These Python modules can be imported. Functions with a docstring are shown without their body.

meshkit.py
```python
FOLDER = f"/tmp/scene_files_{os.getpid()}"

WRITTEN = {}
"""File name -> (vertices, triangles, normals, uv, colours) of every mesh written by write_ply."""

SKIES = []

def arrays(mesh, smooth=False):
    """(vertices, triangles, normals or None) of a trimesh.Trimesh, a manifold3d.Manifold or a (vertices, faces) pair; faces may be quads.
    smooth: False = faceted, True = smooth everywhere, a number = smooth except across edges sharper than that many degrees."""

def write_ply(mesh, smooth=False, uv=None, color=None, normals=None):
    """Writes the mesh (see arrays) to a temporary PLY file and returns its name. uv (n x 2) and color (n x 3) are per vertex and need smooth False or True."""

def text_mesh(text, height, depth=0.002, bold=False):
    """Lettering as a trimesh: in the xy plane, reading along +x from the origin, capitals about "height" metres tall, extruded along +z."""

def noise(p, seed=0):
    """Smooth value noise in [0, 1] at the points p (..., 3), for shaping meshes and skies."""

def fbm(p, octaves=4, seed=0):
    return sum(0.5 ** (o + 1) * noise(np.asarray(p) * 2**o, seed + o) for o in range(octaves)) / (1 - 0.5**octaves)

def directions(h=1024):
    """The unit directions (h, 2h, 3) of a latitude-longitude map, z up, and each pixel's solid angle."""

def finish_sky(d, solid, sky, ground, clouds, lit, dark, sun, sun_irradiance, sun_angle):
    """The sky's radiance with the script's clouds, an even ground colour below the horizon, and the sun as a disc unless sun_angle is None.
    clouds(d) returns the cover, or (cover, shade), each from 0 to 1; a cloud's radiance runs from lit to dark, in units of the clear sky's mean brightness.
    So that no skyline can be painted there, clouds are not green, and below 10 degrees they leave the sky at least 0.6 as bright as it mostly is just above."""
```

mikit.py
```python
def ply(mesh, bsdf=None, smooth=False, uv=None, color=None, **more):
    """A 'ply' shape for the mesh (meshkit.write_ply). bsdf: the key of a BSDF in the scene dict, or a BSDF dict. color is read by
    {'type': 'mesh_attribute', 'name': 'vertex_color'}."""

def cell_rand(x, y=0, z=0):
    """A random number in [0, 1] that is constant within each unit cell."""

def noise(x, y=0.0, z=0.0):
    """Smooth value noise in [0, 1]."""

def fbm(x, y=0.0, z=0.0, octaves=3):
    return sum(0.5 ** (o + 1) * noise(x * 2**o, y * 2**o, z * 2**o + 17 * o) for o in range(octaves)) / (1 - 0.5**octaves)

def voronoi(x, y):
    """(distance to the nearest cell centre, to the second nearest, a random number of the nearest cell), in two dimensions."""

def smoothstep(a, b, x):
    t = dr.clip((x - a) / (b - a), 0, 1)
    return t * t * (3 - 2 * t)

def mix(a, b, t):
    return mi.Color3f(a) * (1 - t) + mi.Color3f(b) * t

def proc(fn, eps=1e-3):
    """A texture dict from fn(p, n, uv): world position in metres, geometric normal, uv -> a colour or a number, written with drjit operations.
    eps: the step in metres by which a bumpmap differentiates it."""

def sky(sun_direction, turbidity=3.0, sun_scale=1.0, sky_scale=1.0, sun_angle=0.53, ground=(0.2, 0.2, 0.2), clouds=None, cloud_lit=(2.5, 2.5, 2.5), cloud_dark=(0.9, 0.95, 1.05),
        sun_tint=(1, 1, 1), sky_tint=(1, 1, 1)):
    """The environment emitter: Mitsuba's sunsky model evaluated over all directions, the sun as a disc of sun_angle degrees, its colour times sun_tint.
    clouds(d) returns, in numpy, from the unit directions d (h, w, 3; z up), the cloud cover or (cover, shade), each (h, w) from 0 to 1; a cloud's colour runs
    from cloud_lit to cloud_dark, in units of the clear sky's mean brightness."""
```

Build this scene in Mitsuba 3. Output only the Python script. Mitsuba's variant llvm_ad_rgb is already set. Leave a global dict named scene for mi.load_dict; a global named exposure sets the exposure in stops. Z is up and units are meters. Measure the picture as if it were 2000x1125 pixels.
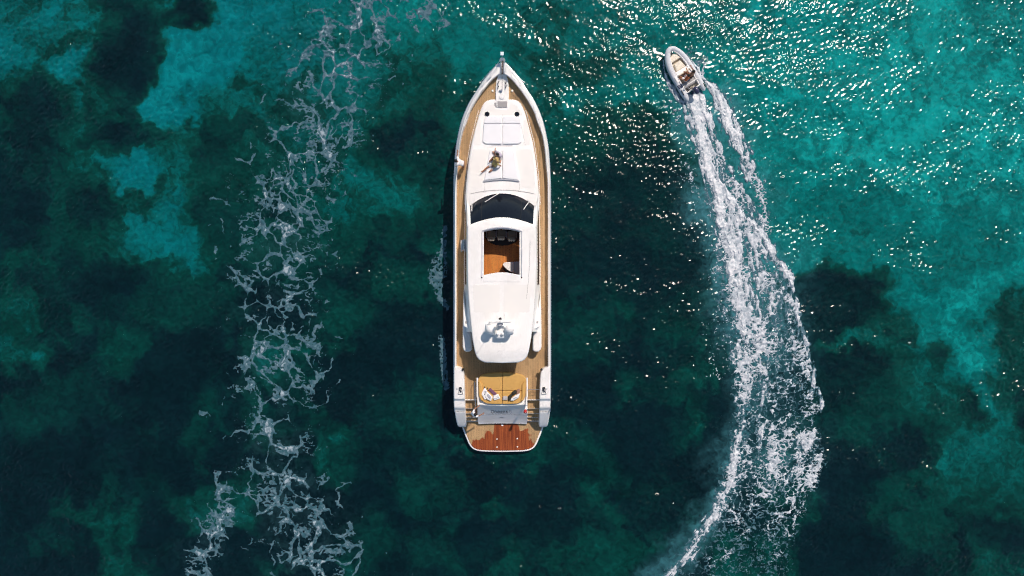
import math
import numpy as np, trimesh, drjit as dr, mitsuba as mi
import manifold3d as m3
import shapely
from shapely.geometry import Polygon, LineString, Point
from scipy.spatial import Delaunay, cKDTree
import mikit, meshkit
from mikit import noise, fbm, smoothstep, mix, voronoi, cell_rand

T = mi.ScalarTransform4f
scene, labels = {"type": "scene"}, {}

# ------------------------------------------------------------------ camera, sky, exposure
H, F = 44.2, 1250.0                     # drone height above the sea; focal length for a 2000 wide frame
scene["camera"] = {"type": "perspective", "fov": math.degrees(2 * math.atan(1000 / F)), "fov_axis": "x", "near_clip": 0.5, "far_clip": 9000.0,
                   "to_world": T().look_at(origin=[0, 0, H], target=[0, 0, 0], up=[0, 1, 0])}
SUN = (0.37, 0.67, 1.0)
scene["sky"] = mikit.sky(SUN, turbidity=3, sun_tint=(0.94, 0.98, 1.15), sky_scale=1.15, sky_tint=(1.14, 1.0, 0.83))
exposure = 1.5


def S(z):                               # metres per photograph pixel at height z
    return (H - z) / F


def W(px, py, z=0.0):
    return np.array([(px - 1000) * S(z), (562.5 - py) * S(z), z])


# ------------------------------------------------------------------ registering
def numbered(key):
    if key not in scene and key not in labels:
        return key
    k = 1
    while f"{key}_{k:03d}" in scene or f"{key}_{k:03d}" in labels:
        k += 1
    return f"{key}_{k:03d}"


def put(key, mesh, bsdf, smooth=35):
    key = numbered(key)
    scene[key] = mikit.ply(mesh, bsdf, smooth=smooth)
    return key


def thing(name, label, cat, group=None):
    key = numbered(name)
    labels[key] = {"label": label, "category": cat}
    if group:
        labels[key]["group"] = group
    return key


# ------------------------------------------------------------------ materials
def rgb(*c):
    return {"type": "rgb", "value": list(c)}


def plain(name, col, rough=0.6, spec=0.4, metallic=0.0, coat=0.0):
    scene[name] = {"type": "twosided", "bsdf": {"type": "principled", "base_color": col if isinstance(col, dict) else rgb(*col), "roughness": rough,
                                                "specular": spec, "metallic": metallic, "clearcoat": coat, "clearcoat_gloss": 0.9}}


def gel_fn(p, n, uv):
    d = fbm(p.x * 1.3, p.y * 0.7, p.z * 1.1, octaves=3)
    g = fbm(p.x * 16, p.y * 5, p.z * 9, octaves=2)
    return mix((0.76, 0.745, 0.715), (0.85, 0.84, 0.82), smoothstep(0.25, 0.7, d * 0.7 + g * 0.3))


def teak_fn(p, n, uv):
    w = 0.11
    i = dr.floor(p.x / w)
    t = p.x / w - i
    plank = cell_rand(i, dr.floor((p.y + 2.3 * cell_rand(i, 3)) / 2.4), 1)
    grain = fbm(p.x * 24, p.y * 1.2, 5.0, octaves=3)
    broad = fbm(p.x * 0.8, p.y * 0.45, 1.0, octaves=3)
    c = mix((0.33, 0.205, 0.095), (0.48, 0.322, 0.165), dr.clip(0.35 * plank + 0.4 * grain + 0.55 * broad - 0.15, 0, 1))
    dirt = smoothstep(0.58, 0.74, fbm(p.x * 2.1, p.y * 0.9, 9.0, octaves=4))
    c = mix(c, (0.27, 0.17, 0.085), 0.5 * dirt)
    return mix(c, (0.10, 0.07, 0.05), smoothstep(0.075, 0.04, dr.minimum(t, 1 - t)) * 0.75)


WET = [tuple(W(x, y, 0.56)[:2]) for x, y in [(978, 846, ), (995, 848), (985, 866), (960, 868), (940, 872), (1012, 866), (1030, 870), (1022, 852), (1000, 836), (975, 836), (962, 858)]]
WETR = [0.55, 0.75, 0.75, 0.72, 0.55, 0.75, 0.52, 0.42, 0.45, 0.42, 0.6]


def platform_fn(p, n, uv):
    c = teak_fn(p, n, uv)
    nx = p.x + 0.45 * (fbm(p.x * 2.2, p.y * 2.2, 3.0, octaves=3) - 0.5)
    ny = p.y + 0.8 * (fbm(p.x * 3.1, p.y * 1.3, 8.0, octaves=3) - 0.5)
    d = mi.Float(9)
    for (x, y), r in zip(WET, WETR):
        d = dr.minimum(d, dr.sqrt(dr.square(nx - x) + dr.square(ny - y)) - r)
    wet = smoothstep(0.05, -0.04, d)
    streak = fbm(p.x * 22, p.y * 0.9, 4.0, octaves=2)
    red = mix((0.17, 0.034, 0.008), (0.29, 0.070, 0.018), smoothstep(0.25, 0.75, streak))
    return mix(c, red, wet)


def salon_fn(p, n, uv):
    w = 0.09
    i = dr.floor(p.x / w)
    t = p.x / w - i
    g = fbm(p.x * 40, p.y * 2.5, 2.0, octaves=3)
    c = mix((0.44, 0.14, 0.025), (0.62, 0.25, 0.05), 0.5 * g + 0.5 * cell_rand(i, 7))
    return mix(c, (0.08, 0.03, 0.015), smoothstep(0.07, 0.03, dr.minimum(t, 1 - t)))


def gold_fn(p, n, uv):
    d = fbm(p.x * 3, p.y * 3, p.z * 3, octaves=3)
    weave = fbm(p.x * 50, p.y * 50, p.z * 50, octaves=2)
    return mix((0.50, 0.285, 0.075), (0.62, 0.37, 0.12), 0.65 * d + 0.35 * weave)


def pad_fn(p, n, uv):
    d = fbm(p.x * 2.2, p.y * 2.2, p.z * 2, octaves=3)
    return mix((0.72, 0.725, 0.75), (0.80, 0.80, 0.815), d)


def rubber_fn(p, n, uv):
    d = fbm(p.x * 4, p.y * 4, p.z * 4, octaves=3)
    return mix((0.52, 0.545, 0.58), (0.64, 0.66, 0.69), d)


plain("gelcoat", mikit.proc(gel_fn), 0.28, 0.5)
plain("teak", mikit.proc(teak_fn), 0.65, 0.3)
plain("platform_teak", mikit.proc(platform_fn), 0.45, 0.4)
plain("salon_floor", mikit.proc(salon_fn), 0.4, 0.4)
plain("gold_vinyl", mikit.proc(gold_fn), 0.6, 0.3)
plain("white_vinyl", mikit.proc(pad_fn), 0.6, 0.3)
plain("tube_rubber", mikit.proc(rubber_fn), 0.5, 0.35)
plain("grey_gelcoat", (0.40, 0.41, 0.45), 0.35, 0.5)
plain("seam_grey", (0.30, 0.29, 0.29), 0.6)
plain("mat_grey", (0.33, 0.32, 0.32), 0.8)
plain("dark_glass", (0.005, 0.008, 0.015), 0.05, 0.35)
plain("black_plastic", (0.018, 0.018, 0.02), 0.4)
plain("steel", (0.75, 0.76, 0.78), 0.18, 0.5, 1.0)
plain("seat_brown", (0.40, 0.34, 0.25), 0.6)
plain("navy_shorts", (0.04, 0.05, 0.10), 0.85)
plain("seat_cream", (0.80, 0.72, 0.56), 0.6)
plain("dark_wood", (0.10, 0.05, 0.03), 0.4)
plain("salon_wall", (0.32, 0.25, 0.19), 0.7)
plain("cream", (0.76, 0.69, 0.56), 0.6)
plain("non_slip", (0.785, 0.765, 0.73), 0.85, 0.2)
plain("beige_floor", (0.55, 0.50, 0.41), 0.7)
plain("navy", (0.035, 0.035, 0.085), 0.25, 0.5, 0.0, 0.6)
plain("letter_navy", (0.015, 0.018, 0.03), 0.5)
plain("antifoul", (0.02, 0.03, 0.07), 0.6)
plain("purple_cloth", (0.17, 0.075, 0.13), 0.9)
plain("white_cloth", (0.78, 0.77, 0.76), 0.9)
plain("grey_cloth", (0.42, 0.40, 0.40), 0.9)
plain("print_grey", (0.36, 0.37, 0.42), 0.9)
plain("blue_cloth", (0.12, 0.15, 0.32), 0.9)
plain("black_cloth", (0.03, 0.028, 0.022), 0.9)
plain("brown_cloth", (0.30, 0.17, 0.12), 0.9)
plain("red_cloth", (0.50, 0.03, 0.03), 0.85)
plain("skin", (0.47, 0.25, 0.16), 0.55)
plain("tan_skin", (0.34, 0.15, 0.08), 0.5)
plain("dark_hair", (0.012, 0.010, 0.009), 0.55)
plain("blond_hair", (0.50, 0.34, 0.13), 0.55)
plain("lilac_cloth", (0.36, 0.33, 0.40), 0.85)
plain("yellow_cloth", (0.44, 0.34, 0.13), 0.85)
plain("olive_cloth", (0.28, 0.22, 0.11), 0.85)
plain("orange_cloth", (0.55, 0.13, 0.04), 0.85)
plain("eye_dark", (0.02, 0.015, 0.012), 0.2)
plain("light_blue_plastic", (0.62, 0.74, 0.78), 0.4)


# ------------------------------------------------------------------ the sea
TILE, N = 81.92, 1024                    # one period of the wave field and its samples
rng = np.random.default_rng(11)
kx = np.fft.fftfreq(N, TILE / N) * 2 * np.pi
KX, KY = np.meshgrid(kx, kx, indexing="ij")
K = np.hypot(KX, KY) + 1e-9
wind = np.array([-0.22, -0.975])
cosw = (KX * wind[0] + KY * wind[1]) / K


def band(k0, k1, slope, power):          # a random sea between two wave numbers with a given rms slope
    amp = np.where((K > k0) & (K < k1), K ** -2.0, 0) * (0.10 + np.abs(cosw) ** power)
    h = np.fft.ifft2(amp * (rng.normal(size=(N, N)) + 1j * rng.normal(size=(N, N)))).real
    sx = np.diff(h, axis=0, append=h[:1]) / (TILE / N)
    sy = np.diff(h, axis=1, append=h[:, :1]) / (TILE / N)
    return h * slope / math.sqrt((sx ** 2 + sy ** 2).mean())


swell = band(1.0, 5.0, 0.034, 4)
chop = band(5.0, 14.0, 0.070, 1)
ripple = band(14.0, 38.0, 0.235, 0)
ax = (np.arange(N) - N / 2) * TILE / N


def grid_noise(scale, seed, octaves=3):
    X, Y = np.meshgrid(ax, ax, indexing="ij")
    return meshkit.fbm(np.stack([X / scale[0], Y / scale[1], X * 0 + seed], -1), octaves, seed)


gust = np.clip((grid_noise((3.4, 1.9), 8) - 0.33) / 0.33, 0, 1)      # wind comes in patches
SEA = swell + chop * (0.6 + 0.5 * gust) + ripple * (0.46 + 1.05 * gust ** 1.6)


def sea_height(x, y):
    fx, fy = (np.asarray(x) / (TILE / N) + N / 2) % N, (np.asarray(y) / (TILE / N) + N / 2) % N
    i, j = np.floor(fx).astype(int), np.floor(fy).astype(int)
    a, b = fx - i, fy - j
    i1, j1 = (i + 1) % N, (j + 1) % N
    i, j = i % N, j % N
    return SEA[i, j] * (1 - a) * (1 - b) + SEA[i1, j] * a * (1 - b) + SEA[i, j1] * (1 - a) * b + SEA[i1, j1] * a * b


def axis(n):
    inner = np.arange(-n, n + 1) * TILE / N
    out = inner[-1] + np.cumsum(0.1 * 1.22 ** np.arange(1, 47))
    return np.concatenate([-out[::-1], inner, out])


gx, gy = axis(500), axis(300)
GX, GY = np.meshgrid(gx, gy, indexing="ij")
fade = np.clip(1 - (np.maximum(np.abs(GX) / gx[-47], np.abs(GY) / gy[-47]) - 1) / 0.25, 0, 1)
GZ = sea_height(GX, GY) * fade
ii, jj = np.meshgrid(np.arange(len(gx) - 1), np.arange(len(gy) - 1), indexing="ij")
a = (ii * len(gy) + jj).ravel()
quads = np.stack([a, a + len(gy), a + len(gy) + 1, a + 1], 1)

# what lies under the water: (px, py, rx, ry, sand 0..1, softness), later patches over earlier ones
PATCH = [
    (1620, 200, 560, 330, 0.83, 0.22), (1900, 420, 260, 240, 0.80, 0.3), (1180, 60, 260, 150, 0.62, 0.4), (1700, 470, 300, 120, 0.62, 0.4),
    (1820, 230, 170, 150, 0.92, 0.5), (1420, 300, 140, 120, 0.72, 0.5), (1480, 450, 120, 80, 0.70, 0.5),
    (1130, 130, 90, 60, 0.45, 0.5), (1060, 60, 60, 50, 0.45, 0.6), (1210, 250, 120, 36, 0.40, 0.5),
    (1230, 350, 150, 95, 0.12, 0.35), (1240, 500, 160, 130, 0.08, 0.35), (1330, 440, 70, 80, 0.12, 0.4),
    (1650, 590, 130, 55, 0.08, 0.22), (1600, 700, 160, 110, 0.10, 0.3), (1780, 660, 70, 60, 0.34, 0.4), (1830, 640, 26, 26, 0.10, 0.4),
    (1790, 590, 60, 30, 0.66, 0.4), (1880, 660, 75, 100, 0.80, 0.4), (1925, 750, 60, 110, 0.82, 0.4), (1950, 830, 45, 60, 0.60, 0.4),
    (1985, 650, 45, 60, 0.30, 0.4), (1995, 760, 40, 50, 0.32, 0.4), (1845, 720, 30, 45, 0.16, 0.4), (1890, 800, 40, 45, 0.10, 0.4),
    (1670, 668, 55, 14, 0.52, 0.5), (1800, 780, 80, 60, 0.44, 0.5), (1700, 840, 60, 40, 0.26, 0.6), (1720, 760, 60, 50, 0.26, 0.5), (1930, 890, 75, 45, 0.50, 0.5), (1890, 870, 40, 26, 0.50, 0.5),
    (1985, 960, 50, 60, 0.38, 0.5), (1965, 880, 50, 70, 0.46, 0.6), (1900, 970, 70, 45, 0.34, 0.6), (1810, 1000, 60, 70, 0.32, 0.6), (1740, 1000, 40, 70, 0.30, 0.6), (1790, 930, 40, 20, 0.34, 0.6), (1960, 1060, 60, 40, 0.12, 0.5),
    (640, 130, 360, 230, 0.52, 0.5), (310, 400, 190, 170, 0.36, 0.6), (70, 70, 190, 110, 0.48, 0.6), (520, 270, 150, 120, 0.42, 0.6), (700, 310, 190, 130, 0.47, 0.6), (600, 420, 160, 90, 0.32, 0.7), (420, 72, 115, 90, 0.82, 0.45), (385, 125, 55, 60, 0.84, 0.5), (560, 40, 130, 70, 0.66, 0.6), (700, 30, 130, 60, 0.62, 0.6), (850, 60, 130, 80, 0.60, 0.6),
    (790, 20, 80, 40, 0.70, 0.5), (335, 208, 46, 46, 0.82, 0.40), (620, 140, 100, 70, 0.48, 0.5), (730, 130, 110, 80, 0.52, 0.5), (840, 180, 60, 80, 0.36, 0.5),
    (100, 60, 150, 90, 0.56, 0.5), (30, 110, 50, 45, 0.66, 0.5), (150, 115, 40, 32, 0.78, 0.5), (90, 85, 60, 40, 0.42, 0.5), (190, 45, 40, 40, 0.55, 0.5),
    (255, 90, 70, 90, 0.06, 0.40), (365, 22, 48, 30, 0.05, 0.40), (300, 130, 40, 40, 0.07, 0.4), (105, 190, 20, 24, 0.66, 0.5), (140, 230, 60, 40, 0.40, 0.5),
    (60, 200, 70, 50, 0.10, 0.4), (262, 345, 45, 40, 0.74, 0.6), (205, 310, 40, 30, 0.60, 0.5), (165, 320, 28, 24, 0.56, 0.5), (335, 445, 70, 70, 0.68, 0.7), (225, 395, 26, 40, 0.16, 0.6), (60, 290, 60, 40, 0.05, 0.5), (230, 265, 60, 30, 0.08, 0.5),
    (285, 420, 40, 40, 0.64, 0.7), (300, 375, 34, 22, 0.40, 0.7), (380, 400, 60, 60, 0.52, 0.5), (310, 490, 60, 35, 0.56, 0.55), (190, 400, 40, 50, 0.10, 0.35), (100, 340, 90, 50, 0.22, 0.5),
    (30, 400, 50, 50, 0.10, 0.4), (100, 470, 50, 40, 0.20, 0.5), (500, 300, 70, 50, 0.32, 0.5), (460, 210, 60, 60, 0.42, 0.5), (400, 290, 40, 50, 0.24, 0.5),
    (660, 330, 90, 70, 0.44, 0.5), (730, 240, 70, 70, 0.42, 0.5), (790, 290, 60, 60, 0.10, 0.5), (800, 360, 90, 50, 0.40, 0.5), (740, 380, 70, 40, 0.50, 0.6),
    (860, 300, 30, 120, 0.20, 0.5), (580, 120, 60, 40, 0.60, 0.5), (420, 430, 50, 70, 0.18, 0.5), (590, 540, 60, 50, 0.28, 0.6), (700, 500, 80, 40, 0.24, 0.6), (790, 560, 50, 30, 0.34, 0.6), (690, 620, 60, 40, 0.30, 0.6),
    (30, 690, 48, 34, 0.46, 0.5), (60, 640, 40, 24, 0.26, 0.5), (190, 560, 120, 50, 0.06, 0.4), (240, 600, 60, 40, 0.10, 0.5), (60, 560, 60, 30, 0.14, 0.5), (330, 600, 70, 40, 0.24, 0.6),
    (150, 760, 80, 50, 0.16, 0.6), (50, 820, 70, 50, 0.20, 0.6), (400, 830, 40, 50, 0.20, 0.6), (250, 900, 80, 60, 0.05, 0.6), (780, 820, 70, 40, 0.22, 0.6), (810, 960, 60, 40, 0.24, 0.6),
    (730, 1060, 60, 40, 0.24, 0.6), (870, 1080, 60, 40, 0.22, 0.6), (1130, 690, 60, 40, 0.18, 0.6), (1250, 760, 40, 40, 0.28, 0.6), (1150, 620, 60, 50, 0.20, 0.6),
    (1200, 590, 26, 18, 0.34, 0.6), (1120, 860, 60, 40, 0.22, 0.6), (970, 975, 34, 20, 0.34, 0.5), (1060, 1000, 80, 50, 0.05, 0.5), (1040, 1090, 40, 40, 0.18, 0.6), (1280, 980, 60, 60, 0.10, 0.6), (1150, 1030, 50, 30, 0.16, 0.6),
]
SAND = [(*W(x, y)[:2], rx * S(0), ry * S(0), v, s) for x, y, rx, ry, v, s in PATCH]
# bubbles driven under by the tender's propeller and bow: (px, py, radius, strength)
AIR = [(1362, 205, 22, .85), (1374, 245, 28, .9), (1392, 262, 24, .6), (1380, 300, 30, .75), (1395, 350, 38, .8), (1412, 400, 46, .85), (1428, 450, 52, .85), (1445, 500, 58, .85), (1455, 550, 62, .8), (1465, 600, 62, .72), (1480, 650, 60, .6), (1490, 710, 60, .45),
       (1500, 780, 60, .35), (1450, 640, 27, .7), (1450, 690, 23, .8), (1444, 735, 21, .85), (1437, 780, 21, .88), (1430, 825, 22, .88), (1422, 870, 23, .88), (1410, 915, 24, .85), (1392, 960, 25, .82), (1370, 1005, 26, .8), (1345, 1045, 27, .78), (1318, 1085, 28, .75), (1292, 1120, 30, .7),
       (1405, 195, 24, .6), (1422, 235, 28, .65), (1440, 275, 28, .55), (1462, 325, 30, .5), (1480, 370, 34, .5), (1320, 200, 22, .4), (1334, 250, 26, .4), (1352, 320, 28, .35), (1372, 390, 28, .3), (1395, 470, 28, .3),
       (1520, 500, 40, .6), (1535, 570, 44, .55), (1550, 640, 44, .4), (1560, 880, 50, .3), (1500, 880, 60, .25)]
AIRM = [(*W(x, y)[:2], r * S(0), s) for x, y, r, s in AIR]
# thin froth lying under the old wake
HAZY = [(545, 480, 60, .35), (530, 620, 55, .35), (540, 760, 50, .35), (545, 880, 50, .42), (560, 960, 55, .5), (590, 1060, 70, .5), (430, 1000, 40, .3), (410, 1090, 40, .4), (650, 70, 80, .25), (600, 200, 70, .25), (540, 350, 60, .3)]
HAZYM = [(*W(x, y)[:2], r * S(0), s) for x, y, r, s in HAZY]


def sea_fn(p, n, uv):
    w1, w2 = fbm(p.x * 0.33, p.y * 0.33, 3.1, octaves=4) - 0.5, fbm(p.x * 0.33, p.y * 0.33, 17.7, octaves=4) - 0.5
    v1, v2 = fbm(p.x * 1.7, p.y * 1.7, 5.0, octaves=3) - 0.5, fbm(p.x * 1.7, p.y * 1.7, 29.0, octaves=3) - 0.5
    x, y = p.x + 4.4 * w1 + 1.2 * v1, p.y + 4.4 * w2 + 1.2 * v2
    big = fbm(p.x * 0.12, p.y * 0.12, 40.0, octaves=3)
    s = 0.04 + 0.34 * smoothstep(0.40, 0.68, fbm(x * 0.26, y * 0.26, 8.0, octaves=4)) * smoothstep(0.32, 0.55, big)
    for cx, cy, rx, ry, v, soft in SAND:
        d = dr.sqrt(dr.square((x - cx) / rx) + dr.square((y - cy) / ry))
        w = smoothstep(1.2 + soft, 0.85 - soft, d)
        s = s * (1 - w) + v * w
    mott = fbm(x * 0.9, y * 0.9, 12.0, octaves=4) - 0.5
    fine = fbm(p.x * 4.5 + 3 * v1, p.y * 4.5 + 3 * v2, 2.0, octaves=3) - 0.5
    tufts = smoothstep(0.52, 0.68, fbm(x * 0.55, y * 0.55, 33.0, octaves=4))
    s = dr.clip(s + (0.42 * mott + 0.20 * fine) * (0.22 + s) - 0.22 * tufts * smoothstep(0.75, 0.35, s) * s * 2, 0, 1)
    c = mix((0.0012, 0.0102, 0.0146), (0.0010, 0.0375, 0.0310), smoothstep(0.0, 0.38, s))
    c = mix(c, (0.0003, 0.116, 0.113), smoothstep(0.30, 0.72, s))
    c = mix(c, (0.0020, 0.235, 0.228), smoothstep(0.68, 1.0, s))
    blue = smoothstep(-6.0, -16.0, p.x) * smoothstep(0.35, 0.8, s)
    c = mix(c, (0.0003, 0.108, 0.140), 0.6 * blue)
    air = mi.Float(0)
    for cx, cy, r, k in AIRM:
        d2 = (dr.square(x - cx) + dr.square(y - cy)) / (r * r)
        air = 1 - (1 - air) * (1 - k * dr.exp(-d2))
    c = c * (0.90 + 0.60 * (fbm(x * 0.6, y * 0.6, 51.0, octaves=3) - 0.3) + 0.55 * fine)
    c = mix(c, (0.050, 0.195, 0.235), dr.clip(air * (0.66 + 0.9 * mott + 1.1 * fine), 0, 1))
    hz = mi.Float(0)
    for cx, cy, r, k in HAZYM:
        hz = 1 - (1 - hz) * (1 - k * dr.exp(-(dr.square(x - cx) + dr.square(y - cy)) / (r * r)))
    return mix(c, (0.022, 0.060, 0.075), dr.clip(hz * (0.28 + 1.4 * mott + fine), 0, 1))


scene["sea_surface"] = {"type": "roughplastic", "distribution": "beckmann", "alpha": 0.042, "int_ior": 1.33, "diffuse_reflectance": mikit.proc(sea_fn)}
scene["water"] = mikit.ply((np.stack([GX, GY, GZ], -1).reshape(-1, 3), quads), "sea_surface", smooth=True)
labels["water"] = {"label": "rippled turquoise sea over pale sand and dark seagrass patches", "kind": "structure", "category": "water"}


# ------------------------------------------------------------------ foam: thin rafts of bubbles cut out along the zero line of a field
def foam_mesh(fld, xs, ys, lift=0.03, rough=0.0, seed=0):
    X, Y = np.meshgrid(xs, ys, indexing="ij")
    inside = np.clip(fld / 0.08, 0, 1)
    Z = sea_height(X, Y) - 0.004 + lift * np.sqrt(inside)
    if rough:
        Z = Z + rough * inside * meshkit.fbm(np.stack([X / 0.22, Y / 0.22, X * 0 + seed], -1), 3, seed)
    P = np.stack([X, Y, Z], -1).reshape(-1, 3)
    V = fld.ravel()
    ny = len(ys)
    i, j = np.meshgrid(np.arange(len(xs) - 1), np.arange(ny - 1), indexing="ij")
    q = (i * ny + j).ravel()
    tri = np.vstack([np.stack([q, q + ny, q + ny + 1], 1), np.stack([q, q + ny + 1, q + 1], 1)])
    pos = V[tri] > 0
    cnt = pos.sum(1)
    out = [P[tri[cnt == 3]]]

    def cut(a, b):
        t = (V[a] / (V[a] - V[b]))[:, None]
        return P[a] + t * (P[b] - P[a])

    for k in (1, 2):
        t, m = tri[cnt == k], pos[cnt == k]
        odd = np.argmax(m if k == 1 else ~m, axis=1)
        r = np.arange(len(t))
        a, b, c = t[r, odd], t[r, (odd + 1) % 3], t[r, (odd + 2) % 3]
        ab, ac = cut(a, b), cut(a, c)
        if k == 1:
            out.append(np.stack([P[a], ab, ac], 1))
        else:
            out += [np.stack([ab, P[b], P[c]], 1), np.stack([ab, P[c], ac], 1)]
    v = np.concatenate(out).reshape(-1, 3)
    m = trimesh.Trimesh(v, np.arange(len(v)).reshape(-1, 3), process=False)
    m.merge_vertices(digits_vertex=5)
    return m


def plane(x0, x1, y0, y1, step):
    a, b = W(x0, y1)[:2], W(x1, y0)[:2]
    xs, ys = np.arange(a[0], b[0], step), np.arange(a[1], b[1], step)
    X, Y = np.meshgrid(xs, ys, indexing="ij")
    return xs, ys, X, Y


def fb(X, Y, s, seed, octaves=4, ay=1.0):
    return meshkit.fbm(np.stack([X / s, Y / (s * ay), X * 0 + 0.37 * seed], -1), octaves, seed)


def edges(X, Y, cell, seed, stretch=(1, 1), ang=0.0, jit=0.45):
    """distance to the nearest border of a cell net (lace)"""
    c, s = math.cos(ang), math.sin(ang)
    U, Vv = (c * X + s * Y) / (cell * stretch[0]), (-s * X + c * Y) / (cell * stretch[1])
    r = np.random.default_rng(seed)
    u, v = np.meshgrid(np.arange(math.floor(U.min()) - 2, math.ceil(U.max()) + 3), np.arange(math.floor(Vv.min()) - 2, math.ceil(Vv.max()) + 3), indexing="ij")
    pts = np.stack([u.ravel(), v.ravel()], 1) + r.uniform(-jit, jit, (u.size, 2)) + 0.5 * (v.ravel()[:, None] % 2) * [1, 0]
    d, _ = cKDTree(pts).query(np.stack([U.ravel(), Vv.ravel()], 1), k=2)
    return ((d[:, 1] - d[:, 0]) * 0.5 * cell).reshape(X.shape)


def rounded(pts, n=60):
    """a denser, smoother run through the points"""
    from scipy.interpolate import PchipInterpolator
    p = np.array(pts, float)
    t = np.concatenate([[0], np.cumsum(np.linalg.norm(np.diff(p, axis=0), axis=1) + 1e-6)])
    return PchipInterpolator(t, p)(np.linspace(0, t[-1], n))


def path_dist(X, Y, pts):
    """distance to a polyline in metres and the position 0..1 along it"""
    p = np.array([W(x, y)[:2] for x, y in pts])
    seg = np.linalg.norm(np.diff(p, axis=0), axis=1)
    cum = np.concatenate([[0], np.cumsum(seg)]) / seg.sum()
    best, at = np.full(X.shape, 1e9), np.zeros(X.shape)
    for k in range(len(p) - 1):
        d = p[k + 1] - p[k]
        t = np.clip(((X - p[k, 0]) * d[0] + (Y - p[k, 1]) * d[1]) / (d @ d), 0, 1)
        r = np.hypot(X - p[k, 0] - t * d[0], Y - p[k, 1] - t * d[1])
        at = np.where(r < best, cum[k] + t * (cum[k + 1] - cum[k]), at)
        best = np.minimum(best, r)
    return best, at


def foam_fn(lo, hi):
    def fn(p, n, uv):
        return mix(lo, hi, smoothstep(0.25, 0.75, fbm(p.x * 7, p.y * 7, 1.0, octaves=3)))
    return fn


scene["thin_foam"] = {"type": "twosided", "bsdf": {"type": "diffuse", "reflectance": mikit.proc(foam_fn((0.036, 0.100, 0.130), (0.095, 0.170, 0.210)))}}
scene["old_foam"] = {"type": "twosided", "bsdf": {"type": "diffuse", "reflectance": mikit.proc(foam_fn((0.16, 0.235, 0.28), (0.34, 0.42, 0.47)))}}
scene["thick_foam"] = {"type": "twosided", "bsdf": {"type": "diffuse", "reflectance": mikit.proc(foam_fn((0.36, 0.42, 0.47), (0.62, 0.65, 0.69)))}}
scene["spray_foam"] = {"type": "twosided", "bsdf": {"type": "diffuse", "reflectance": mikit.proc(foam_fn((0.50, 0.56, 0.60), (0.78, 0.79, 0.81)))}}

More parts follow.
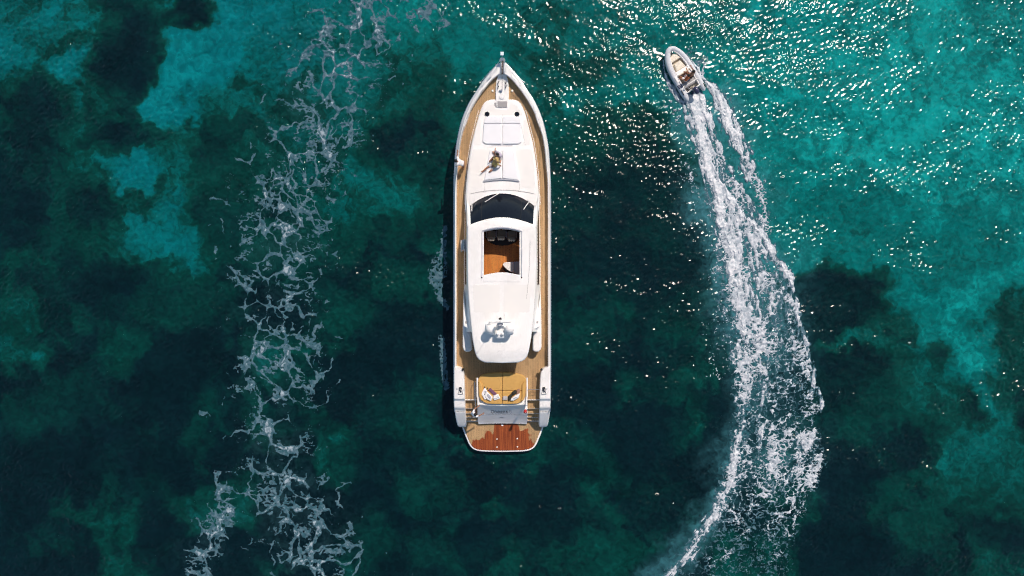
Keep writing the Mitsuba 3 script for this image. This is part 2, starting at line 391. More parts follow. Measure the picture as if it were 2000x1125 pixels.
# --- the yacht's old wake, drifting as lace
xs, ys, X, Y = plane(330, 900, -20, 1150, 0.04)
PX, PY = 1000 + X / S(0), 562.5 - Y / S(0)
ctr = np.interp(PY, [0, 100, 200, 300, 400, 500, 600, 700, 800, 900, 1000, 1125], [690, 680, 640, 590, 555, 545, 530, 535, 540, 555, 575, 620])
half = np.interp(PY, [0, 100, 250, 400, 600, 800, 900, 1000, 1125], [120, 130, 130, 125, 115, 105, 100, 120, 160])
wob = (fb(X, Y, 3.0, 3) - 0.5) * 110
env = np.clip(1.2 - np.abs((PX + wob - ctr) / half), 0, 1) ** 0.7
core = np.exp(-(((PX + wob * 0.7 - ctr) / np.interp(PY, [0, 200, 400, 600, 850, 1000, 1125], [75, 70, 58, 48, 52, 65, 85])) ** 2))
low = np.clip(1.25 - path_dist(X, Y, [(455, 950), (430, 1020), (395, 1080), (380, 1130)])[0] / 1.5, 0, 1)
top = np.clip(1.2 - path_dist(X, Y, [(590, 150), (660, 60), (760, 30), (850, 20), (900, -10)])[0] / 2.4, 0, 1)
env, core = np.maximum(np.maximum(env, low), top * 0.9), np.maximum(np.maximum(core, low * 0.8), top * 0.45)


def warp(a, s, seed):
    return X + a * (fb(X, Y, s, seed) - 0.5), Y + a * (fb(X, Y, s, seed + 1) - 0.5)


def net(U, V, cell, seed, stretch=1.0, ang=0.0, soft=0.12):
    """distance to the nearest strand of a net of loose round cells; strands widen in a curve where three meet"""
    c, s = math.cos(ang), math.sin(ang)
    A, B = (c * U + s * V) / cell, (-s * U + c * V) / (cell * stretch)
    r = np.random.default_rng(seed)
    n = int((np.ptp(A) + 4) * (np.ptp(B) + 4) * 1.15)
    pts = np.stack([r.uniform(A.min() - 2, A.max() + 2, n), r.uniform(B.min() - 2, B.max() + 2, n)], 1)
    for _ in range(3):                                     # loosen the tightest pairs
        d, i = cKDTree(pts).query(pts, k=2)
        pts = pts + np.where((d[:, 1] < 0.55)[:, None], (pts - pts[i[:, 1]]) * 0.35, 0)
    d, _ = cKDTree(pts).query(np.stack([A.ravel(), B.ravel()], 1), k=4)
    e = -soft * np.log(np.exp(-(d[:, 1:] - d[:, :1]) / soft).sum(1))
    return (e * 0.5 * cell).reshape(U.shape)


x1, y1 = warp(2.7, 2.3, 21)
x2, y2 = warp(0.44, 0.45, 23)
x3, y3 = warp(0.10, 0.15, 25)
ex, ey = x1 + x2 + x3 - 2 * X, y1 + y2 + y3 - 2 * Y
fx, fy = x2 + x3 - X, y2 + y3 - Y
n1, n2, n3 = fb(X, Y, 1.7, 31), fb(X, Y, 0.7, 32), fb(X, Y, 2.6, 39)
g1, g2, g3 = (np.clip((n - 0.36) / 0.25, 0, 1) for n in (n1, n2, n3))
big = net(ex, ey, 1.55, 5, 1.15, 0.5)
mid = net(ex, ey, 0.72, 6, 1.35, -0.5)
sml = net(fx, fy, 0.33, 7, 1.5, -0.5)
fib = np.abs(2 * fb(*warp(0.5, 0.6, 43), 0.30, 33, 3, 1.5) - 1)
off = 1 - env
tear = np.clip(fib * 1.7 - 0.15, 0, 1)
strand = 0.029 + 0.070 * core * g1 * (0.3 + g2) + 0.030 * g2 - 0.060 * (1 - g1) * (1 - 0.6 * core) - 0.095 * off - big
strand = np.minimum(strand, sml * 1.2 + 0.11 - 0.03 * core - strand * 0.75)      # holes tear open inside the widest rafts
thread = 0.021 + 0.036 * core * g3 * g2 - 0.050 * (1 - g3) - 0.028 * (1 - g1) - 0.075 * off - mid
frill = 0.001 + 0.034 * core * g1 * g3 - 0.06 * (1 - g2) - 0.055 * (1 - g1 * core) - 0.07 * off - sml
lace = np.maximum(np.maximum(strand - 0.035 * tear * (0.35 + core * g1), thread - 0.018 * tear), frill - 0.012 * tear)
dash = 0.03 * (env * np.clip((n2 - 0.53) / 0.1, 0, 1) - 2.6 * np.abs(2 * fb(x3 + 0.5 * Y, y3, 0.40, 46, 3, 0.6) - 1) - 0.35)
fleck = 0.2 * (fb(X, Y, 0.11, 42, 2) - 0.84 + 0.13 * env * g2)
lace = np.maximum(np.maximum(lace, dash), fleck)
lace = np.where((env > 0.03) & (PX < 880), lace, -1)
thick = lace - 0.030 - 0.06 * (1 - core * g2)
lace, thick = lace * 2, thick * 2
put("foam_trail__thin_foam", foam_mesh(lace, xs, ys, 0.02), "thin_foam", 50)
put("foam_trail__thick_foam", foam_mesh(thick, xs, ys, 0.045), "old_foam", 50)
labels["foam_trail"] = {"label": "long lacy trail of old white foam left of the yacht, running top to bottom", "category": "foam", "kind": "stuff"}

# --- the tender's wake
xs, ys, X, Y = plane(1260, 1660, 90, 1145, 0.04)
PX, PY = 1000 + X / S(0), 562.5 - Y / S(0)
jx, jy = X + 0.8 * (fb(X, Y, 1.1, 51) - 0.5) + 0.25 * (fb(X, Y, 0.25, 53) - 0.5), Y + 0.8 * (fb(X, Y, 1.1, 52) - 0.5)
STREAK = [   # points, half widths in metres along it, strength along it
    ([(1351, 192), (1368, 255), (1385, 320), (1403, 390), (1425, 470), (1440, 560), (1450, 650), (1453, 740), (1448, 830), (1438, 900), (1415, 965), (1380, 1030), (1320, 1110), (1300, 1135)],
     [.42, .56, .54, .56, .7, .8, .6, .5, .42, .5, .55, .6, .65, .6], [1.0, 1.0, .92, .82, .74, .68, .62, .57, .53, .48, .47, .47, .45, .42]),
    ([(1363, 182), (1380, 228), (1394, 272), (1408, 320)], [.26, .36, .30, .2], [.85, .75, .62, .45]),
    ([(1376, 152), (1396, 178), (1412, 205), (1424, 235), (1436, 262), (1452, 300), (1462, 330), (1480, 360), (1500, 352)], [.12, .5, .85, .85, .6, .75, .75, .6, .25], [.8, .9, .9, .82, .75, .62, .55, .48, .3]),
    ([(1400, 345), (1430, 390), (1455, 420), (1480, 450), (1512, 492), (1538, 546), (1553, 600), (1566, 650), (1584, 710), (1600, 760), (1608, 805)],
     [.25, .4, .42, .4, .4, .42, .38, .34, .3, .28, .25], [.6, .72, .72, .70, .68, .66, .58, .52, .48, .46, .36]),
    ([(1405, 385), (1470, 430), (1495, 420)], [.3, .5, .3], [.5, .5, .35]),
    ([(1465, 500), (1478, 560), (1482, 620), (1486, 650)], [.18, .22, .22, .15], [.55, .62, .58, .4]),
    ([(1487, 700), (1490, 760), (1486, 820), (1480, 900)], [.2, .25, .25, .2], [.42, .42, .42, .35]),
    ([(1560, 850), (1575, 880), (1560, 905), (1520, 950), (1490, 985)], [.6, .8, .8, .7, .5], [.35, .4, .38, .35, .3]),
    ([(1293, 118), (1302, 146), (1316, 172), (1336, 206), (1352, 250)], [.12, .22, .35, .5, .3], [.75, .72, .62, .55, .3]),
    ([(1330, 96), (1346, 118), (1362, 140), (1376, 156)], [.12, .16, .18, .2], [.7, .7, .7, .75]),
]
fld, near0 = np.full(X.shape, -1.0), None
for pts, wid, stg in STREAK:
    d, t = path_dist(jx, jy, rounded(pts, 40))
    near0 = d if near0 is None else near0
    pk = np.linspace(0, 1, len(pts))
    fld = np.maximum(fld, np.interp(t, pk, stg) * (1.15 - (d / np.interp(t, pk, wid)) ** 1.3))
left = np.interp(PY, [180, 260, 350, 420, 500, 600, 700, 800, 900, 1000, 1125], [1345, 1352, 1368, 1385, 1395, 1400, 1418, 1432, 1420, 1385, 1290])
right = np.interp(PY, [180, 260, 350, 420, 500, 560, 650, 740, 805, 815, 860, 900, 940, 1000, 1060, 1125], [1375, 1400, 1440, 1495, 1515, 1548, 1572, 1594, 1610, 1590, 1608, 1620, 1605, 1580, 1555, 1550])
uu = (PX + 40 * (fb(X, Y, 0.9, 61) - 0.5) - left) / np.maximum(right - left, 1)
inside = np.clip(np.minimum(uu, 1 - uu) / 0.08, 0, 1)
n4, n5 = fb(X, Y, 1.3, 75, 3, 1.6), fb(X, Y, 0.6, 79, 3, 1.4)
dens = inside * np.interp(PY, [180, 300, 420, 550, 700, 820, 900, 1000, 1060, 1125], [.5, .75, .88, .86, .85, .82, .85, .66, .45, .3])
clot = np.exp(-(((PX - 1570) / 45) ** 2 + ((PY - 880) / 70) ** 2)) + 0.5 * np.exp(-(((PX - 1520) / 60) ** 2 + ((PY - 960) / 50) ** 2))
x4, y4 = X + 0.30 * (fb(X, Y, 0.32, 71) - 0.5) + 0.12 * (fb(X, Y, 0.12, 69, 2) - 0.5), Y + 0.30 * (fb(X, Y, 0.32, 72) - 0.5) + 0.12 * (fb(X, Y, 0.12, 70, 2) - 0.5)
lace1, lace2 = net(x4, y4, 0.78, 91, 0.75, 0.15), net(x4, y4, 0.34, 92, 0.75, -0.2)
c4, c5 = np.clip((n4 - 0.38) / 0.26, 0, 1), np.clip((n5 - 0.39) / 0.24, 0, 1)
rows = 1.2 * np.exp(-(near0 / 0.45) ** 2) + np.exp(-((uu - 0.42 - 0.05 * (n4 - 0.5)) / 0.07) ** 2) + 0.7 * np.exp(-((uu - 0.70) / 0.09) ** 2) + np.exp(-((uu - 0.93) / 0.07) ** 2)
curl = np.abs(2 * fb(x4, y4, 0.62, 73, 3, 0.7) - 1)
curl2 = np.abs(2 * fb(x4, y4, 0.34, 74, 3, 0.75) - 1)
body = np.maximum(-0.070 + dens * (0.040 + 0.075 * c4 * c5 + 0.085 * rows * c5 + 0.06 * clot * c5 * c4) - lace1, -0.088 + dens * (0.035 + 0.035 * c4 + 0.045 * c5 + 0.035 * rows) - lace2)
body = np.maximum(body, 0.28 * (dens * (0.035 + 0.035 * c4 + 0.085 * c5 * (0.35 + rows) + 0.09 * clot * c5) - np.minimum(curl, curl2 * 1.7) - 0.012))
body = np.where(dens > 0.02, body, -1)
left_mist = np.clip(1 - path_dist(jx, jy, [(1296, 150), (1310, 190), (1325, 260), (1345, 340), (1375, 410), (1392, 480), (1398, 560), (1400, 640), (1392, 740)])[0] / 1.35, 0, 1)
right_mist = np.clip(1 - path_dist(jx, jy, [(1440, 300), (1480, 350), (1490, 400), (1500, 460)])[0] / 0.95, 0, 1)
grainy = fb(X, Y, 0.12, 77, 2) - 0.5
mist = np.maximum(-0.075 + left_mist * (0.05 + 0.06 * c5 * c4) + right_mist * (0.08 + 0.05 * c5) - lace2, 0.4 * (fb(X, Y, 0.10, 80, 2) - 0.80 + 0.22 * np.maximum(left_mist, right_mist) * c5))
mist = np.where(np.maximum(left_mist, right_mist) > 0.03, mist, -1)
rough_f = fb(X, Y, 0.45, 78, 4) - 0.5
flow = X - np.interp(PY, [90, 195, 300, 420, 560, 700, 830, 900, 1000, 1125], [1325, 1352, 1380, 1412, 1440, 1452, 1448, 1438, 1395, 1305]) * S(0)
fibre = fb(flow, Y, 0.17, 83, 4, 4.5) - 0.5
fibre2 = fb(flow, Y, 0.10, 84, 3, 3.0) - 0.5
span = inside * np.interp(PY, [188, 200, 380, 480, 600, 720], [0, 1, 1, 1, .7, 0])
veil = span * 0.40 + 1.5 * fibre + 0.7 * fibre2 + 0.5 * rough_f + 0.25 * rows * span - 0.48
veil = np.where(span > 0.03, veil, -1)
solid = fld * 0.85 - 0.42 + 1.0 * fibre + 0.55 * fibre2 + 0.75 * rough_f + 0.3 * grainy - 1.5 * np.clip(lace2 - 0.045, -0.03, 0.08) * np.clip((PY - 300) / 200, 0.15, 1)
field = np.maximum(np.maximum(np.maximum(body, mist) * 2, solid * 0.7), veil * 0.5 - 0.05)
edge_keep = PY > 94
thin = np.maximum(np.maximum(body + 0.012, mist + 0.008) * 2, np.maximum(solid * 0.7 + 0.10, veil * 0.5 + 0.05))
thin = np.where(edge_keep & ((dens > 0.02) | (mist > -1) | (fld > 0)), thin, -1)
put("boat_wake__thin_foam", foam_mesh(thin, xs, ys, 0.02), "thin_foam", 50)
put("boat_wake__thick_foam", foam_mesh(np.where(edge_keep, field - 0.002, -1), xs, ys, 0.05, 0.02, 5), "thick_foam", 50)
put("boat_wake__spray_foam", foam_mesh(np.where(edge_keep, solid * 0.7 - 0.13 + 0.05 * grainy, -1), xs, ys, 0.09, 0.05, 9), "spray_foam", 50)
labels["boat_wake"] = {"label": "white churning curved wake stretching behind the small inflatable tender", "category": "wake", "kind": "stuff"}

# --- froth along the yacht's left side
xs, ys, X, Y = plane(820, 886, 440, 780, 0.04)
PX, PY = 1000 + X / S(0), 562.5 - Y / S(0)
d1 = path_dist(X, Y, [(868, 440), (866, 480), (856, 520), (852, 550), (860, 580), (872, 600)])
d2 = path_dist(X, Y, [(862, 660), (866, 700), (868, 730), (872, 756)])
e = np.maximum(np.clip(1 - d1[0] / (0.25 + 0.5 * np.exp(-((d1[1] - 0.55) / 0.22) ** 2)), 0, 1), np.clip(1 - d2[0] / 0.28, 0, 1))
hf = e * (0.25 + 0.9 * fb(X, Y, 0.7, 81)) * 0.55 - np.abs(2 * fb(X, Y, 0.2, 82, 3) - 1)
put("hull_foam", foam_mesh(np.where(e > 0.02, hf * 0.5, -1), xs, ys, 0.02), "thin_foam", 50)
labels["hull_foam"] = {"label": "thin grey froth drifting along the left side of the yacht's hull", "category": "foam", "kind": "stuff"}


# ------------------------------------------------------------------ shape helpers
XC = (981 - 1000) * S(2.5)              # the yacht's centre line


def Q(py, hw, z, side=1):
    """a point of the yacht: row py of the photograph, hw pixels from the centre line, z metres above the sea"""
    return np.array([XC + side * hw * S(z), (562.5 - py) * S(z), z])


def prof(pts):
    p = np.array(pts, float)
    return lambda v: np.interp(v, p[:, 0], p[:, 1])


def half_poly(pts, z, smooth=0):
    if smooth:
        pts = rounded(pts, smooth)
    r = [Q(y, h, z, 1)[:2] for y, h in pts]
    l = [Q(y, h, z, -1)[:2] for y, h in pts]
    return Polygon(r + l[::-1]).buffer(0)


def side_poly(pts, z, side):
    return Polygon([Q(y, h, z, side)[:2] for y, h in pts]).buffer(0)


def px_poly(pts, z):
    return Polygon([W(x, y, z)[:2] for x, y in pts]).buffer(0)


def pad(poly, z0, z1, r=0.03, zf=None, h=None, floor=True, base_follows=True, puff=0.0):
    """an upright body over the outline, its top edge rounded with radius r, the top following zf(x, y)"""
    if poly.geom_type != "Polygon":
        poly = max(poly.geoms, key=lambda g: g.area)
    per = poly.length
    h = h or max(0.03, min(0.14, per / 130))
    r = min(r, 0.98 * (z1 - z0))
    P, D = [], []
    steps = [0, 0.1, 0.35, 0.7, 1.0]
    for k, s in enumerate(steps):
        g = poly.buffer(-s * r, join_style="mitre", mitre_limit=2) if s else poly
        if g.is_empty:
            break
        for q in getattr(g, "geoms", [g]):
            for ring in [q.exterior, *q.interiors]:
                ring = LineString(ring.coords).segmentize(h)
                c = np.array(ring.coords)[:-1]
                P.append(c)
                D.append(np.full(len(c), s * r))
    inner = poly.buffer(-r - 0.5 * h)
    if not inner.is_empty:
        x0, y0, x1, y1 = inner.bounds
        gx_, gy_ = np.meshgrid(np.arange(x0, x1 + h, h * 1.6), np.arange(y0, y1 + h, h * 1.6))
        g = np.stack([gx_.ravel(), gy_.ravel()], 1)
        g = g[shapely.contains_xy(inner, g[:, 0], g[:, 1])]
        P.append(g)
        D.append(np.full(len(g), r))
    P, D = np.vstack(P), np.concatenate(D)
    _, keep = np.unique(np.round(P, 5), axis=0, return_index=True)
    P, D = P[keep], D[keep]
    tri = Delaunay(P).simplices
    c = P[tri].mean(1)
    area = np.abs(np.cross(P[tri[:, 1]] - P[tri[:, 0]], P[tri[:, 2]] - P[tri[:, 0]]))
    tri = tri[shapely.contains_xy(poly, c[:, 0], c[:, 1]) & (area > 1e-9)]
    cr = np.cross(P[tri[:, 1]] - P[tri[:, 0]], P[tri[:, 2]] - P[tri[:, 0]])
    tri = np.where((cr < 0)[:, None], tri[:, ::-1], tri)
    lift = zf(P[:, 0], P[:, 1]) if zf else np.zeros(len(P))
    z = z1 - r + np.sqrt(np.maximum(r * r - (r - np.minimum(D, r)) ** 2, 0)) + lift
    if puff:
        dist = shapely.distance(shapely.points(P), poly.exterior)
        z = z + puff * np.sqrt(np.clip(dist / max(dist.max(), 1e-6), 0, 1))
    zb = z0 + (lift if base_follows else 0) + np.zeros(len(P))
    n = len(P)
    V = np.vstack([np.column_stack([P, z]), np.column_stack([P, zb])])
    e = np.vstack([tri[:, [0, 1]], tri[:, [1, 2]], tri[:, [2, 0]]])
    _, idx, cnt = np.unique(np.sort(e, 1), axis=0, return_index=True, return_counts=True)
    b = e[idx[cnt == 1]]
    sidef = np.vstack([np.stack([b[:, 0], b[:, 0] + n, b[:, 1] + n], 1), np.stack([b[:, 0], b[:, 1] + n, b[:, 1]], 1)])
    F_ = [tri, sidef] + ([tri[:, ::-1] + n] if floor else [])
    m = trimesh.Trimesh(V, np.vstack(F_), process=False)
    m.remove_unreferenced_vertices()
    return m


def loft(levels, caps=False):
    """a skin over rows of points of equal length"""
    L = np.array(levels)
    k, n = L.shape[:2]
    i, j = np.meshgrid(np.arange(k - 1), np.arange(n - 1), indexing="ij")
    q = (i * n + j).ravel()
    f = np.vstack([np.stack([q, q + n, q + n + 1], 1), np.stack([q, q + n + 1, q + 1], 1)])
    if caps:
        for j in (0, n - 1):
            ring = np.arange(k) * n + j
            f = np.vstack([f, [[ring[0], ring[m], ring[m + 1]] for m in range(1, k - 1)]])
    m = trimesh.Trimesh(L.reshape(-1, 3), f, process=False)
    m.merge_vertices()
    m.update_faces(m.nondegenerate_faces())
    return m


def both(make):
    return trimesh.util.concatenate([make(1), make(-1)])


def tube(pts, r, sides=8, closed=False):
    p = np.array(pts, float)
    if closed:
        p = np.vstack([p, p[:1]])
    t = np.gradient(p, axis=0)
    if closed:
        t[0] = t[-1] = p[1] - p[-2]
    t /= np.linalg.norm(t, axis=1, keepdims=True) + 1e-12
    a = np.cross(t, [0, 0, 1.0])
    bad = np.linalg.norm(a, axis=1) < 0.15
    a[bad] = np.cross(t[bad], [1.0, 0, 0])
    a /= np.linalg.norm(a, axis=1, keepdims=True)
    b = np.cross(t, a)
    ang = np.arange(sides) * 2 * np.pi / sides
    rr = np.broadcast_to(r, (len(p),))[:, None, None]
    v = p[:, None] + rr * (np.cos(ang)[None, :, None] * a[:, None] + np.sin(ang)[None, :, None] * b[:, None])
    v = np.concatenate([v, v[:, :1]], 1)
    m = loft(list(np.swapaxes(v, 0, 1)))
    if not closed:
        ends = []
        for k, s in ((0, 1), (-1, -1)):
            ring = np.vstack([v[k, :-1], p[k]])
            n = sides
            ends.append(trimesh.Trimesh(ring, [[i, (i + 1) % n, n][::s] for i in range(n)], process=False))
        m = trimesh.util.concatenate([m] + ends)
    m.fix_normals()
    return m


def cyl(c, r, h, sides=20, r2=None):
    """upright, standing on c, with a small bevel at the top"""
    r2 = r if r2 is None else r2
    b = min(0.25 * h, 0.15 * r2)
    return trimesh.creation.revolve([[0, 0], [r, 0], [r2, h - b], [r2 - b, h], [0, h]], sections=sides).apply_translation(c)


def block(size, at, rotz=0.0, bevel=0.01, tilt=None):
    x, y, z = np.array(size) / 2
    b = min(bevel, 0.45 * min(size))
    pts = [[sx * (x - b * (k != 0)), sy * (y - b * (k != 1)), sz * (z - b * (k != 2))] for sx in (1, -1) for sy in (1, -1) for sz in (1, -1) for k in range(3)]
    m = trimesh.convex.convex_hull(np.array(pts))
    if tilt:
        m.apply_transform(trimesh.transformations.rotation_matrix(tilt[0], tilt[1]))
    m.apply_transform(trimesh.transformations.rotation_matrix(rotz, [0, 0, 1]))
    return m.apply_translation(at)


def ball(c, r, scale=(1, 1, 1), sub=3):
    m = trimesh.creation.icosphere(sub, r)
    m.apply_scale(scale)
    return m.apply_translation(c)


cat_ = trimesh.util.concatenate

# ------------------------------------------------------------------ the yacht
Y_ = thing("yacht", "long white motor yacht with teak decks and open sunroof at centre", "yacht")


def part(name, mesh, bsdf, smooth=35, parent=None):
    return put(f"{parent or Y_}__{name}", mesh, bsdf, smooth)


cz = prof([(120, 3.40), (250, 3.22), (400, 3.02), (717, 2.95), (810, 2.95)])
zd = prof([(140, 2.90), (250, 2.74), (400, 2.50), (700, 2.34), (800, 2.26)])
OUT = rounded([(122.5, 0), (124, 5.5), (128, 11.5), (141, 23), (157, 36), (178, 50), (202, 65), (239, 80), (263, 85.7), (291, 90.5), (320, 92.7), (362, 94.5), (420, 94.7), (560, 94.7), (700, 94.7), (760, 94.4), (804, 93.2)], 150)
INSET = prof([(122, 0.5), (140, 3), (160, 4.2), (200, 5.6), (330, 5.2), (380, 2.8), (804, 2.4)])
CAPIN = rounded([(141, 0.5), (144, 6), (157, 22), (168, 31), (182, 42), (202, 54.5), (219, 63.5), (236, 69), (263, 79), (291, 84), (320, 86.8), (362, 89.6), (450, 90.2), (560, 90.2), (718, 90.2)], 150)
u01 = np.linspace(0, 1, 150)


def hull_level(side, zrel, beam, recede, zabs=None):
    out = []
    for (py, hw) in OUT:
        z = zabs if zabs is not None else cz(py) + zrel
        q = Q(py, hw * beam(py), cz(py) - 0.5, side)
        stern = Q(804, 0, 2.4)[1]
        k = (q[1] - stern) / (Q(122.5, 0, 2.9)[1] - stern)
        out.append([q[0], stern + (q[1] - stern) * (1 - recede * k ** 2 / 22.5), z])
    return out


fine = lambda lo, hi: prof([(122, lo), (200, lo), (420, hi), (804, hi)])


def hull_side(s):
    return loft([hull_level(s, 0, fine(0.05, 0.10), 3.4, -1.0), hull_level(s, 0, fine(0.40, 0.78), 2.6, -0.4), hull_level(s, 0, fine(0.55, 0.88), 1.9, 0.25), hull_level(s, 0, fine(0.72, 0.95), 1.0, 1.2),
                 hull_level(s, -0.78, fine(0.93, 0.99), 0.25), hull_level(s, -0.62, fine(1, 1), 0), hull_level(s, -0.50, fine(1, 1), 0)], caps=False)


hull = both(hull_side)
tr = np.array([hull_level(s, 0, fine(0.40, b), 0, z)[-1] for s in (1, -1) for b, z in ((0.1, -1.0), (0.88, 0.2))])
hull = cat_([hull, trimesh.Trimesh(tr, [[0, 1, 3], [0, 3, 2]], process=False)])
part("hull", hull, "gelcoat", 40)
for s in (1, -1):
    part("rub_rail", tube([np.array(p) + [0, 0, 0.0] for p in hull_level(s, -0.5, fine(1.0, 1.0), 0)][1:], 0.035, 6), "steel", True)


def cap_out(s, dz, extra=0.0):
    return [Q(py, max(hw - INSET(py) - extra, 0), cz(py) + dz, s) for py, hw in OUT if py <= 720]


n_out = len(cap_out(1, 0))
capin = np.stack([np.interp(np.linspace(0, 1, n_out), u01, CAPIN[:, k]) for k in (0, 1)], 1)


def bulwark(s):
    lo = [p for p, (py, _) in zip(hull_level(s, -0.5, fine(1, 1), 0), OUT) if py <= 720]
    ins = [Q(py, hw, cz(py), s) for py, hw in capin]
    bot = [Q(py + 1.5, hw - 1.5, zd(py) - 0.03, s) for py, hw in capin]
    ins = [q - [0, 0, 0.07] for q in ins]
    return loft([lo, cap_out(s, -0.07, 0.3), ins, bot])


def caprail(s):
    o, oi = cap_out(s, -0.10, -0.5), cap_out(s, 0.0, -0.2)
    i0 = [Q(py, max(hw + 0.3, 0), cz(py), s) for py, hw in capin]
    i1 = [Q(py, max(hw - 0.6, 0), cz(py) - 0.10, s) for py, hw in capin]
    return loft([o, oi, i0, i1])


part("bulwark", both(bulwark), "gelcoat", 30)
part("cap_rail", both(caprail), "gelcoat", 30)

st = np.linspace(140.5, 782, 150)
DECK = prof([(140, 0.3), (144, 5), (157, 21), (168, 30), (182, 41), (202, 54), (219, 63), (236, 68.6), (263, 78.4), (291, 83.5), (320, 86), (362, 89), (450, 89.6), (782, 90)])
deck = loft([[Q(py, DECK(py) * t, zd(py), 1) for py in st] for t in np.linspace(-1, 1, 13)])
part("teak_deck", deck, "teak", True)

# foredeck
ypx = lambda y, z: 562.5 - y / S(z)
roofslope = lambda x, y: 0.44 * smooth01((ypx(y, 3.1) - 192) / 205) - 0.02 * ((x - XC) / 1.6) ** 2


def smooth01(t):
    t = np.clip(t, 0, 1)
    return t * t * (3 - 2 * t) * 0.5 + 0.5 * t


COACH = [(192, 0), (192.1, 12), (192.4, 22), (194.5, 30), (199, 36), (208, 41), (222, 46), (236, 49.5), (248, 52.6), (263, 56.5), (277, 60), (305, 64.7), (334, 68), (362, 70.6), (390, 72), (414, 72.8), (414, 0)]
coach = half_poly(COACH, 3.0)
part("coachroof", pad(coach, 2.3, 2.96, 0.20, roofslope, 0.11, base_follows=False), "gelcoat", 40)
part("coachroof_trim", both(lambda s: tube([Q(y, DECKTRIM(y), zd(y) + 0.03, s) for y in np.linspace(215, 400, 40)], 0.02, 6)) if (DECKTRIM := prof([(192, 34), (199, 38.5), (208, 43), (222, 48), (236, 51.5), (263, 58.5), (277, 62), (305, 66.6), (334, 70), (362, 72.6), (400, 74)])) else None, "gelcoat", True)


def on_coach(px, py, dz=0.0):
    p = W(px, py, 3.1)
    return np.array([p[0], p[1], 2.96 + roofslope(p[0], p[1]) + dz])


def cushion(pts, t, r, bsdf, name="sunpad_cushion", zz=3.15):
    poly = px_poly(pts, zz).buffer(-0.05).buffer(0.05 - 0.006)
    return part(name, pad(poly, 2.94, 2.96 + t, r, roofslope, 0.07, puff=0.012), bsdf, 40)


for x0, x1 in ((943.5, 980.3), (981.7, 1018.5)):
    sgn = -1 if x0 < 960 else 1
    o = x0 if sgn < 0 else x1
    cushion([(x0, 228), (x1, 228), (x1, 240.6), (x0, 240.6)] if False else [(o - sgn * 4, 227), ((x1 if sgn < 0 else x0), 227), ((x1 if sgn < 0 else x0), 240.8), (o - sgn * 1, 240.8)], 0.10, 0.035, "white_vinyl")
    cushion([(o - sgn * 0.5, 241.8), ((x1 if sgn < 0 else x0), 241.8), ((x1 if sgn < 0 else x0), 282), (o - sgn * 6, 281.6), (o + sgn * 0.6, 277.5)], 0.10, 0.035, "white_vinyl")
for sgn in (-1, 1):
    c, n_, f_ = (980.2, 957, 946.2) if sgn < 0 else (981.8, 1004, 1013.4)
    cushion([(c, 292.5), (n_, 292.8), (f_, 353.5), (c, 349.8)], 0.13, 0.04, "white_vinyl")
part("pad_stop", tube([on_coach(x, 352.2 + 3.2 * abs((x - 981) / 34) ** 1.6, 0.05) for x in np.linspace(944.5, 1014, 24)], 0.055, 8), "grey_gelcoat", True)
part("deck_seam", tube([on_coach(x, 285, 0.012) for x in np.linspace(959, 1001, 12)], 0.022, 6), "grey_gelcoat", True)
part("deck_seam", tube([on_coach(1014 + 0.6 * k / 10, 355 + 1.6 * k, 0.002) for k in range(12)], 0.008, 5), "seam_grey", True)
part("deck_seam", tube([on_coach(946 + 0.2 * k / 10, 356 + 1.6 * k, 0.002) for k in range(12)], 0.008, 5), "seam_grey", True)
part("deck_seam", tube([on_coach(1017 + 0.9 * k, 240 + 4.4 * k, 0.002) for k in range(11)], 0.010, 5), "grey_gelcoat", True)
part("deck_seam", tube([on_coach(981, 222 + k, 0.002) for k in range(6)], 0.008, 5), "seam_grey", True)
NS = [[(953, 205), (967, 201.5), (967, 212), (975, 213.5), (987, 213.5), (995, 212), (995, 201.5), (1009, 205), (1019, 217), (1022, 224), (940, 224), (943, 217)],
      [(923, 292), (944.6, 292), (954, 295), (944, 352), (941.5, 368), (917, 368), (918, 330)], [(1039, 292), (1017.4, 292), (1007, 295), (1016, 352), (1020, 368), (1045, 368), (1044, 330)],
      [(934, 232), (938.5, 232), (938, 284), (925, 284), (928, 255)], [(1028, 232), (1022.5, 232), (1023, 284), (1036, 284), (1034, 255)]]
for q in NS:
    part("non_slip_panel", pad(px_poly(q, 3.12).buffer(-0.08).buffer(0.08), 2.9, 2.966, 0.004, roofslope, 0.07), "non_slip", 40)
for x in (951.2, 1009.8):
    c = on_coach(x, 222.3, -0.02)
    hk = part("porthole", cyl(c, 0.135, 0.05), "dark_glass")
    part("rim", trimesh.creation.torus(0.138, 0.018, 24, 8).apply_translation(c + [0, 0, 0.045]), "black_plastic", True, hk)

wp = px_poly([(974.5, 146), (987.5, 146), (991.5, 158), (993, 175), (992.6, 196), (991, 209.5), (971, 209.5), (969.4, 196), (969, 175), (970.5, 158)], 3.0).buffer(0.04)
wl = part("windlass_plinth", pad(wp, 2.5, 3.01, 0.05, None, 0.06), "gelcoat", 40)
part("chain_slot", block((0.035, 0.92, 0.02), W(980.8, 163, 3.014) + [0, 0, 0.004]), "seam_grey", 30, wl)
for x, y in ((973.2, 161.5), (973.2, 169.5), (988, 161.5), (988, 169.5)):
    bo = part("bollard", cyl(W(x, y, 3.0), 0.045, 0.14), "steel", 35, wl)
    part("horn", block((0.22, 0.05, 0.04), W(x, y, 3.13), 1.2), "black_plastic", 30, bo)
part("winch_cap", cyl(W(980.3, 189, 3.0), 0.17, 0.07, 28), "gelcoat", 40, wl)
part("gypsy", cat_([cyl(W(979.5, 177.5, 3.0), 0.075, 0.16), cyl(W(975.5, 178, 3.0), 0.05, 0.1)]), "steel", 35, wl)
